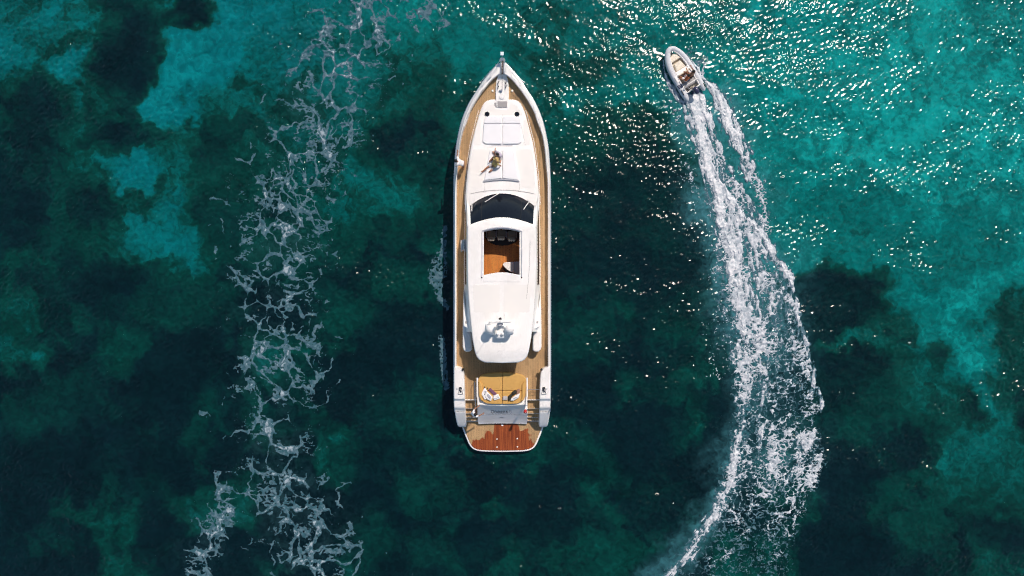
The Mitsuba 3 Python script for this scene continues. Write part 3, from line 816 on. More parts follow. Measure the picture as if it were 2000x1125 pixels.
part("deck_mat", pad(px_poly([(971.6, 197.5), (990.6, 197.5), (990.2, 209.8), (971.8, 209.8)], 3.05).buffer(-0.04).buffer(0.04), 3.0, 3.035, 0.012), "mat_grey", 30)
part("deck_mat", pad(px_poly([(965.2, 200), (970.6, 199.5), (970.6, 210), (968.5, 209.8), (966, 206)], 3.05), 2.9, 3.0, 0.012), "mat_grey", 30)
for x in (962.2, 1000.6):
    part("mushroom_vent", cyl(W(x, 177.6, 2.84), 0.07, 0.07, 18), "gelcoat")
for s in (-1, 1):
    part("bow_chock", cat_([tube([Q(150 + 4 * k, 21 + 3.6 * k, 3.36, s) for k in range(3)], 0.03, 6)]), "steel", True)

# anchor roller, pulpit and jackstaff
ar = part("anchor_roller", cat_([block((0.07, 0.95, 0.16), W(x, 128, 3.40)) for x in (978.3, 984.2)] + [trimesh.creation.cylinder(0.09, 0.2).apply_transform(trimesh.transformations.rotation_matrix(math.pi / 2, [0, 1, 0])).apply_translation(W(981.2, 117, 3.42))]), "steel", 30)
part("chain", cat_([trimesh.creation.torus(0.032, 0.011, 10, 6).apply_transform(trimesh.transformations.rotation_matrix(0.7 * (k % 2) * 2, [0, 1, 0])).apply_translation(W(981.4 + 0.4 * math.sin(k * 0.5), 118 + 1.5 * k, 3.46)) for k in range(18)]), "dark_wood", True, ar)
part("anchor", cat_([tube([W(981.2, 126, 3.36), W(981.2, 116, 3.3), W(981.2, 113.5, 2.95)], 0.04, 8), tube([W(976, 118, 2.7), W(979, 114.5, 2.85), W(981.2, 113.5, 2.9), W(983.4, 114.5, 2.85), W(986.4, 118, 2.7)], 0.05, 8)]), "steel", True, ar)
pul = [Q(162 - 1.0 * k, 44 - 0.93 * k, 3.95, 1) for k in range(44)]
pulp = np.array([[2 * XC - p[0], p[1], p[2]] for p in pul] + [Q(115.5, 3, 3.95), Q(113.4, 1.2, 3.95), Q(112.6, 0, 3.95)][:0] + [[XC - 0.12, Q(113.5, 0, 3.95)[1], 3.95], [XC, Q(112.2, 0, 3.95)[1], 3.95], [XC + 0.12, Q(113.5, 0, 3.95)[1], 3.95]] + pul[::-1])
pu = part("pulpit_rail", tube(pulp, 0.014, 6), "steel", True)
for s in (-1, 1):
    for py, hw in ((128, 9), (142, 21), (161, 37)):
        part("stanchion", tube([Q(py - 3.5, hw + 3.5, 3.95, s), Q(py - 1, hw + 1, 3.7, s), Q(py, hw - 1, 3.36, s)], 0.014, 6), "steel", True, pu)
part("jackstaff", cat_([tube([W(981, 113, 3.95), W(980.8, 106, 4.0)], 0.02, 6), tube([W(980.8, 105, 4.0), W(980.8, 105, 4.05)], 0.05, 6)]), "steel", True)
part("navigation_light_box", block((0.22, 0.22, 0.12), W(980.6, 105, 4.08), 0, 0.02), "light_blue_plastic", 30)
for s in (-1, 1):
    ys_ = [172, 196, 222, 250, 282, 318]
    gr_ = part("guard_rail", tube([Q(y, np.interp(y, OUT[:, 0], OUT[:, 1]) - INSET(y) - 2.0, cz(y) + 0.32, s) for y in np.linspace(165, 330, 60)], 0.008, 6), "steel", True)
    for y in ys_:
        h0 = np.interp(y, OUT[:, 0], OUT[:, 1]) - INSET(y)
        part("post", tube([Q(y, h0 - 2.0, cz(y) + 0.32, s), Q(y + 1, h0 - 3.4, cz(y) + 0.15, s), Q(y + 3, h0 - 4.5, cz(y) - 0.01, s)], 0.012, 6), "steel", True, gr_)

# superstructure
hwb = prof([(380, 72.4), (450, 74), (520, 75.2), (640, 74.5), (660, 72)])
hwr = prof([(380, 69.5), (405, 68), (437, 67.2), (520, 67.2), (560, 66.4), (600, 64), (640, 60), (660, 57.6)])
zr = prof([(380, 3.30), (405, 3.62), (437, 4.38), (455, 4.56), (660, 4.58)])
sts = np.concatenate([np.linspace(378, 460, 28), np.linspace(470, 648, 24)])


def house(s):
    lv = []
    for f in (0, 0.1, 0.55, 0.9, 1.0):
        row = []
        for py in sts:
            b, t = Q(py, hwb(py), zd(py) - 0.02, s), Q(py, hwr(py), zr(py), s)
            p = b + (t - b) * f
            p[0] += s * (0.05 * math.sin(math.pi * f))
            row.append(p)
        lv.append(row)
    return loft(lv)


part("cabin_side", house(-1), "gelcoat", 40)
part("cabin_side", house(1), "gelcoat", 40)


def house_pt(py, f, s, out=0.0):
    b, t = Q(py, hwb(py), zd(py) - 0.02, s), Q(py, hwr(py), zr(py), s)
    p = b + (t - b) * f
    return p + [s * (0.05 * math.sin(math.pi * f) + out), 0, 0]


for s in (-1, 1):
    up = prof([(405, 0.62), (440, 0.80), (560, 0.80), (600, 0.70)])
    win = loft([[house_pt(py, 0.52 + (up(py) - 0.52) * k, s, 0.012) for py in np.linspace(405, 556, 40)] for k in np.linspace(0, 1, 4)])
    part("side_window", win, "dark_glass", True)

tt = np.linspace(-1, 1, 41)
base = lambda t: (378.6 + 24.2 * abs(t) ** 2.1, 62.6)
topc = lambda t: (424.2 + 13.4 * t * t, 60.8)


def screen(t, f, out=0.0):
    b, p = Q(base(t)[0], 0, 3.40), Q(topc(t)[0], 0, 4.56 - 0.10 * t * t)
    xb, xt = XC + t * base(t)[1] * S(3.4), XC + t * topc(t)[1] * S(4.5)
    b[0], p[0] = xb, xt
    m = b + (p - b) * f
    return m + [0, 0.05 * math.sin(math.pi * f) + out * 0.6, 0.07 * math.sin(math.pi * f) + out]


ws = part("windscreen", loft([[screen(t, f) for t in tt] for f in np.linspace(0, 1, 9)]), "dark_glass", True)
for t in (-0.645, 0.61):
    part("mullion", tube([screen(t, f, 0.004) for f in np.linspace(0.02, 0.98, 12)], 0.018, 6), "black_plastic", True, ws)
part("seal", tube([screen(t, 0.0, 0.006) for t in tt], 0.022, 6), "black_plastic", True, ws)
wiper_pts = [([(977.6, 376.5), (973, 380.3), (961, 388)], [(972.5, 380.5), (947.3, 397.6)]), ([(926.5, 389.8), (923.3, 395), (922, 404)], [(922.6, 396), (921.6, 416)]), ([(1030, 389.5), (1034, 394), (1029, 403)], [(1033, 395.5), (1023, 413)])]


def on_screen(px, py):
    t = (px - 980.5) / 62
    b, p = base(t)[0], topc(t)[0]
    f = np.clip((py - b) / (p - b), -0.15, 1)
    return screen(t, f, 0.06) if f > 0 else np.array([*W(px, py, 3.45)[:2], 3.46])


for arm, blade in wiper_pts:
    wi = part("wiper", tube([on_screen(*p) for p in arm], 0.014, 6), "steel", True)
    b0, b1 = np.array(blade[0]), np.array(blade[1])
    part("blade", tube([on_screen(*(b0 + (b1 - b0) * k)) for k in np.linspace(0, 1, 8)], 0.026, 6), "gelcoat", True, wi)
for s in (-1, 1):       # pillar between the windscreen's edge and the cabin side
    e = [screen(s, f) for f in np.linspace(0, 1, 14)]
    o = [Q(py, hwr(py) + 0.2, zr(py), s) for py in np.linspace(395, 443, 14)]
    mid_ = [0.5 * (np.array(p) + np.array(q)) + [0, 0, 0.05] for p, q in zip(e, o)]
    part("pillar", loft([e, mid_, o]), "gelcoat", True)
part("deck_seam", tube([np.array([*W(980.5 + 62 * t, 371.2 + 7 * t * t, 3.4)[:2], 3.398]) for t in np.linspace(-1, 1, 30)], 0.012, 5), "seam_grey", True)
part("screen_coaming", loft([[np.array([*Q(371.5 + 7 * t * t, 64 * abs(t), 3.38, np.sign(t) or 1)[:2], 3.37]) for t in tt], [screen(t, 0.0) + [0, 0.02, 0.01] for t in tt]]), "gelcoat", True)

ROOF = [(423.6, 0), (424.2, 12), (427.5, 30), (432.5, 47), (437.5, 60.5), (440.5, 66), (446, 67.4), (480, 67.6), (520, 67.6), (560, 66.6), (600, 64), (640, 60), (660, 57.8), (688, 52.6), (697, 49.4), (703, 45), (706.5, 39), (708, 34.5), (708.9, 34), (710, 0)]
HOLE = [(447.2, 0), (448.2, 14), (450.2, 25), (452.6, 34.8), (537.8, 34.8), (535, 22), (533.2, 10), (532.8, 0)]
ZROOF = 4.70
roof2d = half_poly(ROOF, ZROOF).difference(half_poly(HOLE, ZROOF).buffer(0))
crown = lambda x, y: 0.07 * (1 - ((x - XC) / 2.1) ** 2) - 0.17 * np.clip((ypx(y, ZROOF) - 684) / 24, 0, 1) ** 1.3 - 0.14 * np.clip((450 - ypx(y, ZROOF)) / 26, 0, 1) ** 2
hard = part("hardtop", pad(roof2d, 4.50, ZROOF, 0.10, crown, 0.12), "gelcoat", 40)
zt = ZROOF + 0.07
fr = [Q(y, h, zt, s) for s, pts in ((1, HOLE[:4]), ) for y, h in pts]
arc = [np.array([XC + t * 38.5 * S(zt), (562.5 - (444.6 + 6.5 * t * t)) * S(zt), zt - 0.045 * t * t]) for t in np.linspace(-1, 1, 24)]
part("sunroof_frame", tube(arc, 0.05, 8), "grey_gelcoat", True, hard)
for s in (-1, 1):
    part("sunroof_rail", tube([Q(y, 38.6, zt - 0.035, s) for y in np.linspace(451, 541, 20)], 0.028, 6), "steel", True, hard)
    part("sunroof_rail", tube([Q(y, 35.4, zt - 0.03, s) for y in np.linspace(452.5, 538, 20)], 0.022, 6), "gelcoat", True, hard)
    part("rail_end", cyl(Q(542, 39, zt - 0.06, s), 0.05, 0.05), "black_plastic", 30, hard)
pan = half_poly([(531.8, 0), (532.4, 10), (534.4, 22), (537.4, 36.2), (551, 36.4), (551, 0)], ZROOF)
part("sunroof_panel", pad(pan, 4.66, ZROOF + 0.02, 0.025, crown, 0.08), "gelcoat", 35, hard)
for s in (-1, 1):
    part("non_slip_panel", pad(side_poly([(556, 57), (556, 4), (610, 4), (610, 54)], ZROOF, s).buffer(-0.1).buffer(0.1), 4.6, ZROOF + 0.004, 0.004, crown, 0.12), "non_slip", 40, hard)
part("roof_seam", tube([Q(470 + 6 * k, 55.5 - 0.02 * k * k, zt - 0.02, 1) for k in range(20)], 0.008, 5), "seam_grey", True, hard)

# what the open sunroof shows
part("salon_floor", pad(half_poly([(430, 0), (430, 62), (648, 62), (648, 0)], 2.4), 2.24, 2.56, 0.01, None, 0.3), "salon_floor", 30)
part("dashboard", pad(half_poly([(414, 0), (414, 58), (438, 58), (444, 40), (446.5, 0)], 3.1), 2.32, 3.05, 0.08, None, 0.1), "dark_wood", 40)
part("helm_platform", pad(half_poly([(446, 0), (446, 34), (464, 34), (473, 27), (478.5, 14), (480, 0)], 2.5), 2.5, 2.62, 0.03, None, 0.08), "black_plastic", 40)
for x, y in ((959.4, 458), (978.9, 456.3), (999.2, 458.6)):
    hs = numbered(f"{Y_}__helm_seat")
    o = W(x, y, 3.2)
    put(hs + "__cushion", pad(shapely.box(o[0] - 0.25, o[1] - 0.20, o[0] + 0.25, o[1] + 0.24).buffer(-0.05).buffer(0.05), 3.0, 3.18, 0.05, puff=0.03), "seat_brown", 40)
    put(hs + "__backrest", block((0.50, 0.14, 0.55), o + [0, -0.29, 0.20], 0, 0.04, (-0.15, [1, 0, 0])), "seat_brown", 40)
    put(hs + "__headrest", cat_([block((0.125, 0.13, 0.13), o + [dx, -0.40, 0.53], 0, 0.03) for dx in (-0.14, 0.0, 0.14)]), "seat_cream", 40)
    for dx in (-0.30, 0.30):
        put(numbered(hs + "__armrest"), block((0.065, 0.42, 0.07), o + [dx, -0.02, 0.15], 0, 0.02), "mat_grey", 40)
    put(hs + "__pedestal", cyl(np.array([o[0], o[1], 2.6]), 0.09, 0.42), "steel", 35)
part("bar_counter", pad(px_poly([(981.8, 516.5), (984.5, 513), (989, 512), (1003.4, 511.2), (1003.4, 533), (996, 530), (989, 525.5), (984, 520)], 3.2), 2.32, 3.22, 0.02, None, 0.05), "gelcoat", 35)
part("bar_cabinet", pad(px_poly([(1003.8, 511), (1020, 511), (1020, 537), (1003.8, 533.6)], 3.15), 2.32, 3.16, 0.02, None, 0.08), "grey_gelcoat", 35)
part("bar_base", pad(px_poly([(983, 521), (989, 526.5), (996, 531), (1003.5, 534.5), (1020, 538), (1020, 542), (1000, 540), (990, 534), (983, 526)], 2.9), 2.32, 2.9, 0.02, None, 0.05), "black_plastic", 35)
part("settee", pad(px_poly([(922, 480), (944.5, 480), (945.5, 500), (944, 530), (946, 556), (922, 556)], 2.8), 2.32, 2.78, 0.06, None, 0.08), "salon_wall", 40)
part("settee_back", pad(px_poly([(917, 478), (927, 478), (927, 558), (917, 558)], 3.2), 2.32, 3.15, 0.06, None, 0.08), "salon_wall", 40)
part("salon_door", pad(half_poly([(645, 0), (645, 58), (648, 58), (648, 0)], 3.4), 2.2, 4.5, 0.01, None, 0.3), "dark_glass", 30)

# side wings under the hardtop
for s in (-1, 1):
    wing = part("side_wing", pad(side_poly([(566, 75.2), (580, 76), (640, 77), (678, 77.2), (684, 75), (687.5, 70.5), (687, 64), (684, 59.5), (660, 60), (640, 61.5), (610, 66), (585, 71)], 3.2, s), 2.2, 3.22, 0.10, None, 0.08), "gelcoat", 40)
    part("fin", pad(side_poly([(570, 75.4), (580, 74.2), (597, 71.8), (608, 69), (620, 65.4), (632, 62.4), (643, 60.4), (641, 67), (636, 75), (610, 76)], 3.8, s), 3.2, 3.74, 0.05, lambda x, y: 0.26 * np.clip((600 - ypx(y, 3.8)) / -40, 0, 1), 0.06, base_follows=False), "gelcoat", 40, wing)
    part("vent", block((0.10, 0.14, 0.03), Q(629, 69.5, 4.0, s), 0, 0.01), "seam_grey", 30, wing)
part("folding_step", cat_([pad(px_poly([(899.8, 470), (902.2, 469), (902.2, 489.5), (899.9, 491.4)], 3.2), 2.5, 3.2, 0.01), pad(px_poly([(903.4, 468), (905.4, 467.2), (905.6, 487.6), (903.6, 488.8)], 3.3), 2.5, 3.3, 0.01), pad(px_poly([(907.3, 466.6), (910, 465.2), (910, 483.4), (907.5, 485)], 3.5), 2.5, 3.5, 0.01)]), "gelcoat", 30)
part("folding_step_hinge", pad(px_poly([(902.2, 469.5), (907.3, 467.4), (907.3, 485), (902.2, 488.6)], 3.1), 2.5, 3.1, 0.01), "mat_grey", 30)

# radar mast
ra = part("radar_mast", cat_([pad(px_poly([(967.2, 641), (970, 636), (983.5, 636), (986, 641), (986.4, 655), (983, 660), (970.4, 660), (967, 655)], 5.1).buffer(0.03), 4.70, 5.30, 0.14, None, 0.05),
                              pad(px_poly([(951.5, 634), (1001, 634), (1002, 648), (990, 652), (963, 652), (950.5, 648)], 4.9).buffer(0.08), 4.70, 5.0, 0.08, None, 0.06)]), "gelcoat", 40)
for x in (957.8, 995.4):
    do = part("satellite_dome", cat_([ball(W(x, 642.2, 5.62), 0.285, (1, 1, 0.95)), cyl(W(x, 642.2, 4.95), 0.20, 0.5, 24, 0.27)]), "gelcoat", 40, ra)
part("scanner_pedestal", cat_([cyl(W(976.8, 632, 5.2), 0.16, 0.55, 24, 0.13), block((0.34, 0.3, 0.14), W(976.8, 631, 5.62), 0, 0.04)]), "grey_gelcoat", 40, ra)
part("radar_scanner", block((1.34, 0.17, 0.13), W(976.9, 628.4, 5.85), 0.03, 0.05), "gelcoat", 40, ra)
part("light_mast", cat_([tube([W(976.9, 630, 5.7), W(976.9, 622.5, 6.9)], 0.022, 6), tube([W(972.5, 623, 6.55), W(981.3, 623, 6.55)], 0.018, 6), tube([W(971.5, 645, 5.2), W(971, 618, 6.3)], 0.010, 5), tube([W(984.5, 645, 5.2), W(984.8, 612, 6.5)], 0.010, 5)]), "steel", True, ra)
part("masthead_light", cyl(W(976.9, 621.8, 6.85), 0.06, 0.16), "black_plastic", 35, ra)
part("wind_sensor", block((0.16, 0.10, 0.1), W(976.9, 623, 6.6)), "black_plastic", 35, ra)
part("horn", cat_([tube([W(955 + 0.5, 634, 5.12), W(955 + 0.5, 629, 5.2)], [0.03, 0.055], 10)]), "steel", True, ra)
part("whip_antenna", tube([W(958.5, 650, 4.75), W(957.5, 648, 5.9), W(955, 647, 7.0)], 0.011, 5), "gelcoat", True, ra)
for x in (972, 981.5):
    part("searchlight", cat_([cyl(W(x, 652, 5.28), 0.07, 0.12), ball(W(x, 652, 5.46), 0.09)]), "gelcoat", 40, ra)

# cockpit
part("sunpad_base", pad(half_poly([(732, 0), (732.6, 22), (736, 40), (741, 48.5), (750, 50.2), (791, 49), (793, 0)], 2.6), 2.15, 2.70, 0.05, None, 0.08), "gelcoat", 40)
PADG = half_poly(rounded([(727.6, 0), (728.6, 22), (731.5, 36), (736, 44), (744, 47.2), (768, 46.2), (779, 43.6), (785.5, 37), (789, 28), (789.8, 0)], 60), 2.9)
x0, y0, x1, y1 = PADG.bounds
ysp = W(0, 763.5, 2.9)[1]
for bx in ((x0, ysp, XC, y1), (XC, ysp, x1, y1), (x0, y0, XC, ysp), (XC, y0, x1, ysp)):
    c = PADG.intersection(shapely.box(*bx)).buffer(-0.06).buffer(0.06 - 0.007)
    part("aft_sunpad_cushion", pad(c, 2.66, 2.89, 0.05, None, 0.05, puff=0.015), "gold_vinyl", 40)
for s in (-1, 1):
    part("bolster", pad(side_poly([(744, 46.6), (744, 43.5), (752, 38.6), (776, 38.6), (783, 36), (783, 41), (774, 45.4)], 3.0, s).buffer(-0.03).buffer(0.03), 2.8, 3.02, 0.07, None, 0.05), "gold_vinyl", 40)
    part("coaming", tube([Q(y, 48.6 - 0.03 * (y - 740) * (y > 775), 2.86, s) for y in np.linspace(738, 791, 20)], 0.06, 8), "gelcoat", True)

tz = prof([(788, 2.72), (791, 2.62), (797, 2.25), (809, 1.62), (811, 1.52), (823, 0.92), (827, 0.78)])
tw = prof([(788, 48.8), (827, 47.6)])
trows = np.array([788, 791, 797, 803, 809, 811, 817, 823, 827.0])
tlev = []
for t in np.linspace(-1, 1, 15):
    tlev.append([np.array([XC + t * tw(p) * S(tz(p)), (562.5 - p) * S(tz(p)) - 0.05 * t * t, tz(p)]) for p in trows])
sides_ = [loft([[np.array(p) for p in tlev[k]], [np.array([p[0], p[1], 0.3]) for p in tlev[k]]]) for k in (0, -1)]
endf = loft([[tlev[k][-1] for k in range(15)], [np.array([*tlev[k][-1][:2], 0.3]) for k in range(15)]])
trn = part("transom", cat_([loft(tlev), *sides_, endf]), "gelcoat", 30)
part("transom_seam", tube([tlev[k][4] + np.array([0, 0, 0.003]) for k in range(15)], 0.012, 5), "seam_grey", True, trn)


def on_transom(px, py, dz=0.006):
    z = float(tz(py))
    p = W(px, py, z)
    return p + [0, 0, dz]


def lettering(text, px0, px1, py_base, py_top, bold):
    m = meshkit.text_mesh(text, 1.0, 0.01, bold)
    (a0, b0, _), (a1, b1, _) = m.bounds
    cap = meshkit.text_mesh("O", 1.0, 0.01, bold).bounds
    v = m.vertices.copy()
    fx_ = (v[:, 0] - a0) / (a1 - a0)
    fy_ = (v[:, 1] - cap[0][1]) / (cap[1][1] - cap[0][1])
    m.vertices = np.array([on_transom(px0 + (px1 - px0) * p, py_base + (py_top - py_base) * q, 0.006 + 0.8 * w) for p, q, w in zip(fx_, fy_, v[:, 2])])
    return m


part("name_lettering", lettering("Oceans", 958.8, 991.6, 807.2, 800.6, False), "letter_navy", False, trn)
part("name_lettering", lettering("5", 995.0, 1000.4, 807.2, 800.6, False), "print_grey", False, trn)
part("emblem", tube([on_transom(975 + k, 815.4 + 0.6 * math.sin(k * 0.9), 0.004) for k in np.linspace(0, 12, 14)], np.interp(np.linspace(0, 1, 14), [0, 0.5, 1], [0.006, 0.018, 0.006]), 5), "letter_navy", True, trn)

for s in (-1, 1):
    stn = [(715.5, 93.2, 91.5, 2.93), (717, 93.8, 87, 3.0), (719, 94.2, 81.5, 3.01), (723, 94.4, 77, 3.01), (730, 94.5, 75.2, 3.0), (745, 94.5, 74, 2.99), (776, 94.4, 73.2, 2.97), (779, 94.4, 73.1, 2.93), (783, 94.4, 73, 2.70), (785, 94.4, 73, 2.68), (794, 94.2, 72.8, 2.64), (797, 94, 72.7, 2.58), (801, 93.8, 72.6, 2.34), (803, 93.4, 72.5, 2.31)]
    stn2 = [(803.8, 92.8, 72.2, 2.22), (805, 92.8, 72.2, 2.24), (812, 92, 72, 2.02), (822, 90.2, 71.7, 1.66), (829, 88.6, 71.4, 1.38), (832.5, 87.2, 71.3, 1.22), (834.3, 84, 72.5, 1.05)]

    def shell(rows):
        L = [[Q(p, o, z, s) * [1, 1, 0] + [0, 0, 0.15] for p, o, i, z in rows], [Q(p, o, z - 0.10, s) for p, o, i, z in rows], [Q(p, o - 0.7, z - 0.03, s) for p, o, i, z in rows], [Q(p, o - 2.0, z, s) for p, o, i, z in rows], [Q(p, i + 1.8, z, s) for p, o, i, z in rows], [Q(p, i + 0.4, z - 0.03, s) for p, o, i, z in rows], [Q(p, i, z - 0.09, s) for p, o, i, z in rows], [Q(p, i, z, s) * [1, 1, 0] + [0, 0, 0.15] for p, o, i, z in rows]]
        return loft(L, caps=True)
    qc = part("quarter_coaming", shell(stn), "gelcoat", 30)
    part("quarter_end", shell(stn2), "gelcoat", 30, qc)
    cb = part("capstan", cyl(Q(721.4, 76.6, 2.9, s), 0.085, 0.22, 20, 0.07), "black_plastic", 35)
    fl = part("fairlead", cat_([block((0.16, 0.09, 0.10), Q(757.5, 81.5, 3.02, s)), tube([Q(757, 79.2, 3.03, s), Q(766, 78.2, 3.03, s), Q(768.5, 77.2, 3.03, s), Q(770, 77.2, 3.03, s)], 0.014, 5), tube([Q(757, 83.6, 3.03, s), Q(766, 84.6, 3.03, s), Q(768.5, 86, 3.03, s), Q(770, 86, 3.03, s)], 0.014, 5), tube([Q(770, 77.2, 3.03, s), Q(770, 86, 3.03, s)], 0.012, 5), block((0.07, 0.2, 0.07), Q(763, 81.6, 3.03, s), 0.3)]), "black_plastic", 30)
    part("grab_rail", tube([Q(758 + 2 * math.sin(k), 90 - 1.6 * k, 3.06, s) for k in range(4)], 0.012, 5), "steel", True)
    part("grab_rail", tube([Q(760.5, 76.5 - 1.4 * k, 3.06, s) for k in range(4)], 0.012, 5), "steel", True)
    gate = part("gate_rail", cat_([tube([Q(760.5, 50.5, 3.05, s), Q(760.5, 72, 3.05, s)], 0.018, 6), tube([Q(760.5, 50.5, 2.7, s), Q(760.5, 72, 2.7, s)], 0.014, 6), tube([Q(760.5, 60, 2.24, s), Q(760.5, 60, 3.05, s)], 0.014, 6), tube([Q(760.5, 71, 2.24, s), Q(760.5, 71, 3.05, s)], 0.014, 6)]) if s > 0 else tube([Q(744, 53.5, 2.3, s), Q(745, 53.5, 3.0, s), Q(748, 53.5, 3.1, s), Q(770, 53, 3.1, s), Q(790, 52.6, 2.9, s), Q(812, 52, 2.0, s), Q(813, 52, 1.3, s)], 0.022, 8), "steel", True)
    for k, (p0, p1, z) in enumerate(((780.5, 799, 1.86), (799, 808, 1.56), (808, 815.5, 1.24), (815.5, 822.5, 0.92))):
        poly = side_poly([(p0 - 1, 48.2), (p0 - 1, 73), (p1, 73), (p1, 48.2)], z, s)
        sp = part("stair_step", pad(poly, 0.4, z, 0.02, None, 0.12), "gelcoat", 30)
        part("tread", pad(side_poly([(p0 - 0.6, 49.2), (p0 - 0.6, 72.4), (p1 - 0.9, 72.4), (p1 - 0.9, 49.2)], z, s), z - 0.01, z + 0.018, 0.006, None, 0.12), "teak", 30, sp)
part("cockpit_riser", pad(half_poly([(779.6, 0), (779.6, 73), (781.5, 73), (781.5, 0)], 2.2), 0.4, 2.285, 0.01, None, 0.2), "gelcoat", 30)

PLAT = [(820, 79.5), (833.5, 79.6), (842, 77), (856, 71.5), (868, 66.3), (873.5, 62.6), (878, 57), (880.8, 50), (882.4, 38), (883.2, 18), (883.5, 0)]
plat = half_poly([(820, 0)] + [tuple(p) for p in rounded(PLAT, 60)], 0.5)
pl = part("swim_platform", pad(plat, 0.22, 0.50, 0.07, None, 0.08), "gelcoat", 40)
part("platform_teak", pad(plat.buffer(-0.125), 0.45, 0.535, 0.008, None, 0.12), "platform_teak", 30, pl)
for x, y in ((981, 830.3), (970.6, 857.4), (1010.4, 856.6), (970.6, 873.2), (1010.6, 872.6)):
    part("platform_light", cyl(W(x, y, 0.53), 0.05 if y > 840 else 0.07, 0.03, 16), "gelcoat", 35, pl)
for s in (-1, 1):
    part("platform_cleat", tube([Q(836.5 + k, 76.6 - 0.2 * k, 0.60, s) for k in (-1.5, 0, 1.5)], 0.035, 6), "steel", True, pl)
part("flagstaff", tube([W(1029, 788, 2.7), W(1026, 806, 3.25)], 0.02, 6), "gelcoat", True)

fl_ = thing("ensign_flag", "small furled red and white flag on the staff at the yacht's right stern corner", "flag")
fp = np.array([W(1028.4 - 3.0 * k, 791.5 + 15 * k, 2.82 + 0.38 * k) for k in np.linspace(0.12, 0.98, 14)])
rr = 0.05 + 0.035 * np.sin(np.linspace(0, 9, 14)) ** 2
put(fl_ + "__white_cloth", tube(fp[:9], rr[:9], 8), "white_cloth", True)
put(fl_ + "__red_cloth", tube(fp[8:] + [[0, 0, -0.02]], rr[8:] + 0.03, 8), "red_cloth", True)


# ------------------------------------------------------------------ people
def hull_of(a, ra, b, rb, n=14):
    s = [m3.Manifold.sphere(float(r), n).translate([float(c) for c in p]) for p, r in ((a, ra), (b, rb))]
    return m3.Manifold.batch_hull(s)


def to_tri(m):
    g = m.to_mesh()
    return trimesh.Trimesh(np.array(g.vert_properties[:, :3], float), np.array(g.tri_verts), process=False)


def unit(v):
    v = np.array(v, float)
    return v / (np.linalg.norm(v) + 1e-12)


def hand(wrist, fore, up, side, curl=0.5):
    """palm, four unequal fingers bent at the knuckles and a thumb from the side of the palm"""
    f, u = unit(fore), unit(np.array(up) - np.dot(up, unit(fore)) * unit(fore))
    w = np.cross(f, u) * side
    pal = []
    k = [wrist + f * 0.085 + w * o for o in (-0.030, -0.010, 0.010, 0.029)]
    for q in (k[0], k[3]):
        pal.append(m3.Manifold.sphere(0.013, 10).translate(list(q)))
    pal.append(m3.Manifold.sphere(0.022, 10).translate(list(wrist + f * 0.012)))
    pal.append(m3.Manifold.sphere(0.014, 10).translate(list(wrist + f * 0.03 - w * 0.026)))
    parts_ = [m3.Manifold.batch_hull(pal)]
    for q, ln in zip(k, (0.040, 0.047, 0.045, 0.034)):
        d1 = unit(f * math.cos(curl * 0.6) - u * math.sin(curl * 0.6))
        d2 = unit(f * math.cos(curl * 1.6) - u * math.sin(curl * 1.6))
        a, b = q + d1 * ln, q + d1 * ln + d2 * ln * 0.85
        parts_ += [hull_of(q, 0.0095, a, 0.0085, 8), hull_of(a, 0.0085, b, 0.0068, 8)]
    t0 = wrist + f * 0.025 - w * 0.024
    t1 = t0 + unit(f * 0.7 - w * 0.75 - u * 0.2) * 0.038
    t2 = t1 + unit(f * 0.95 - w * 0.3 - u * 0.35) * 0.030
    parts_ += [hull_of(t0, 0.0125, t1, 0.010, 8), hull_of(t1, 0.010, t2, 0.0078, 8)]
    return m3.Manifold.batch_boolean(parts_, m3.OpType.Add)


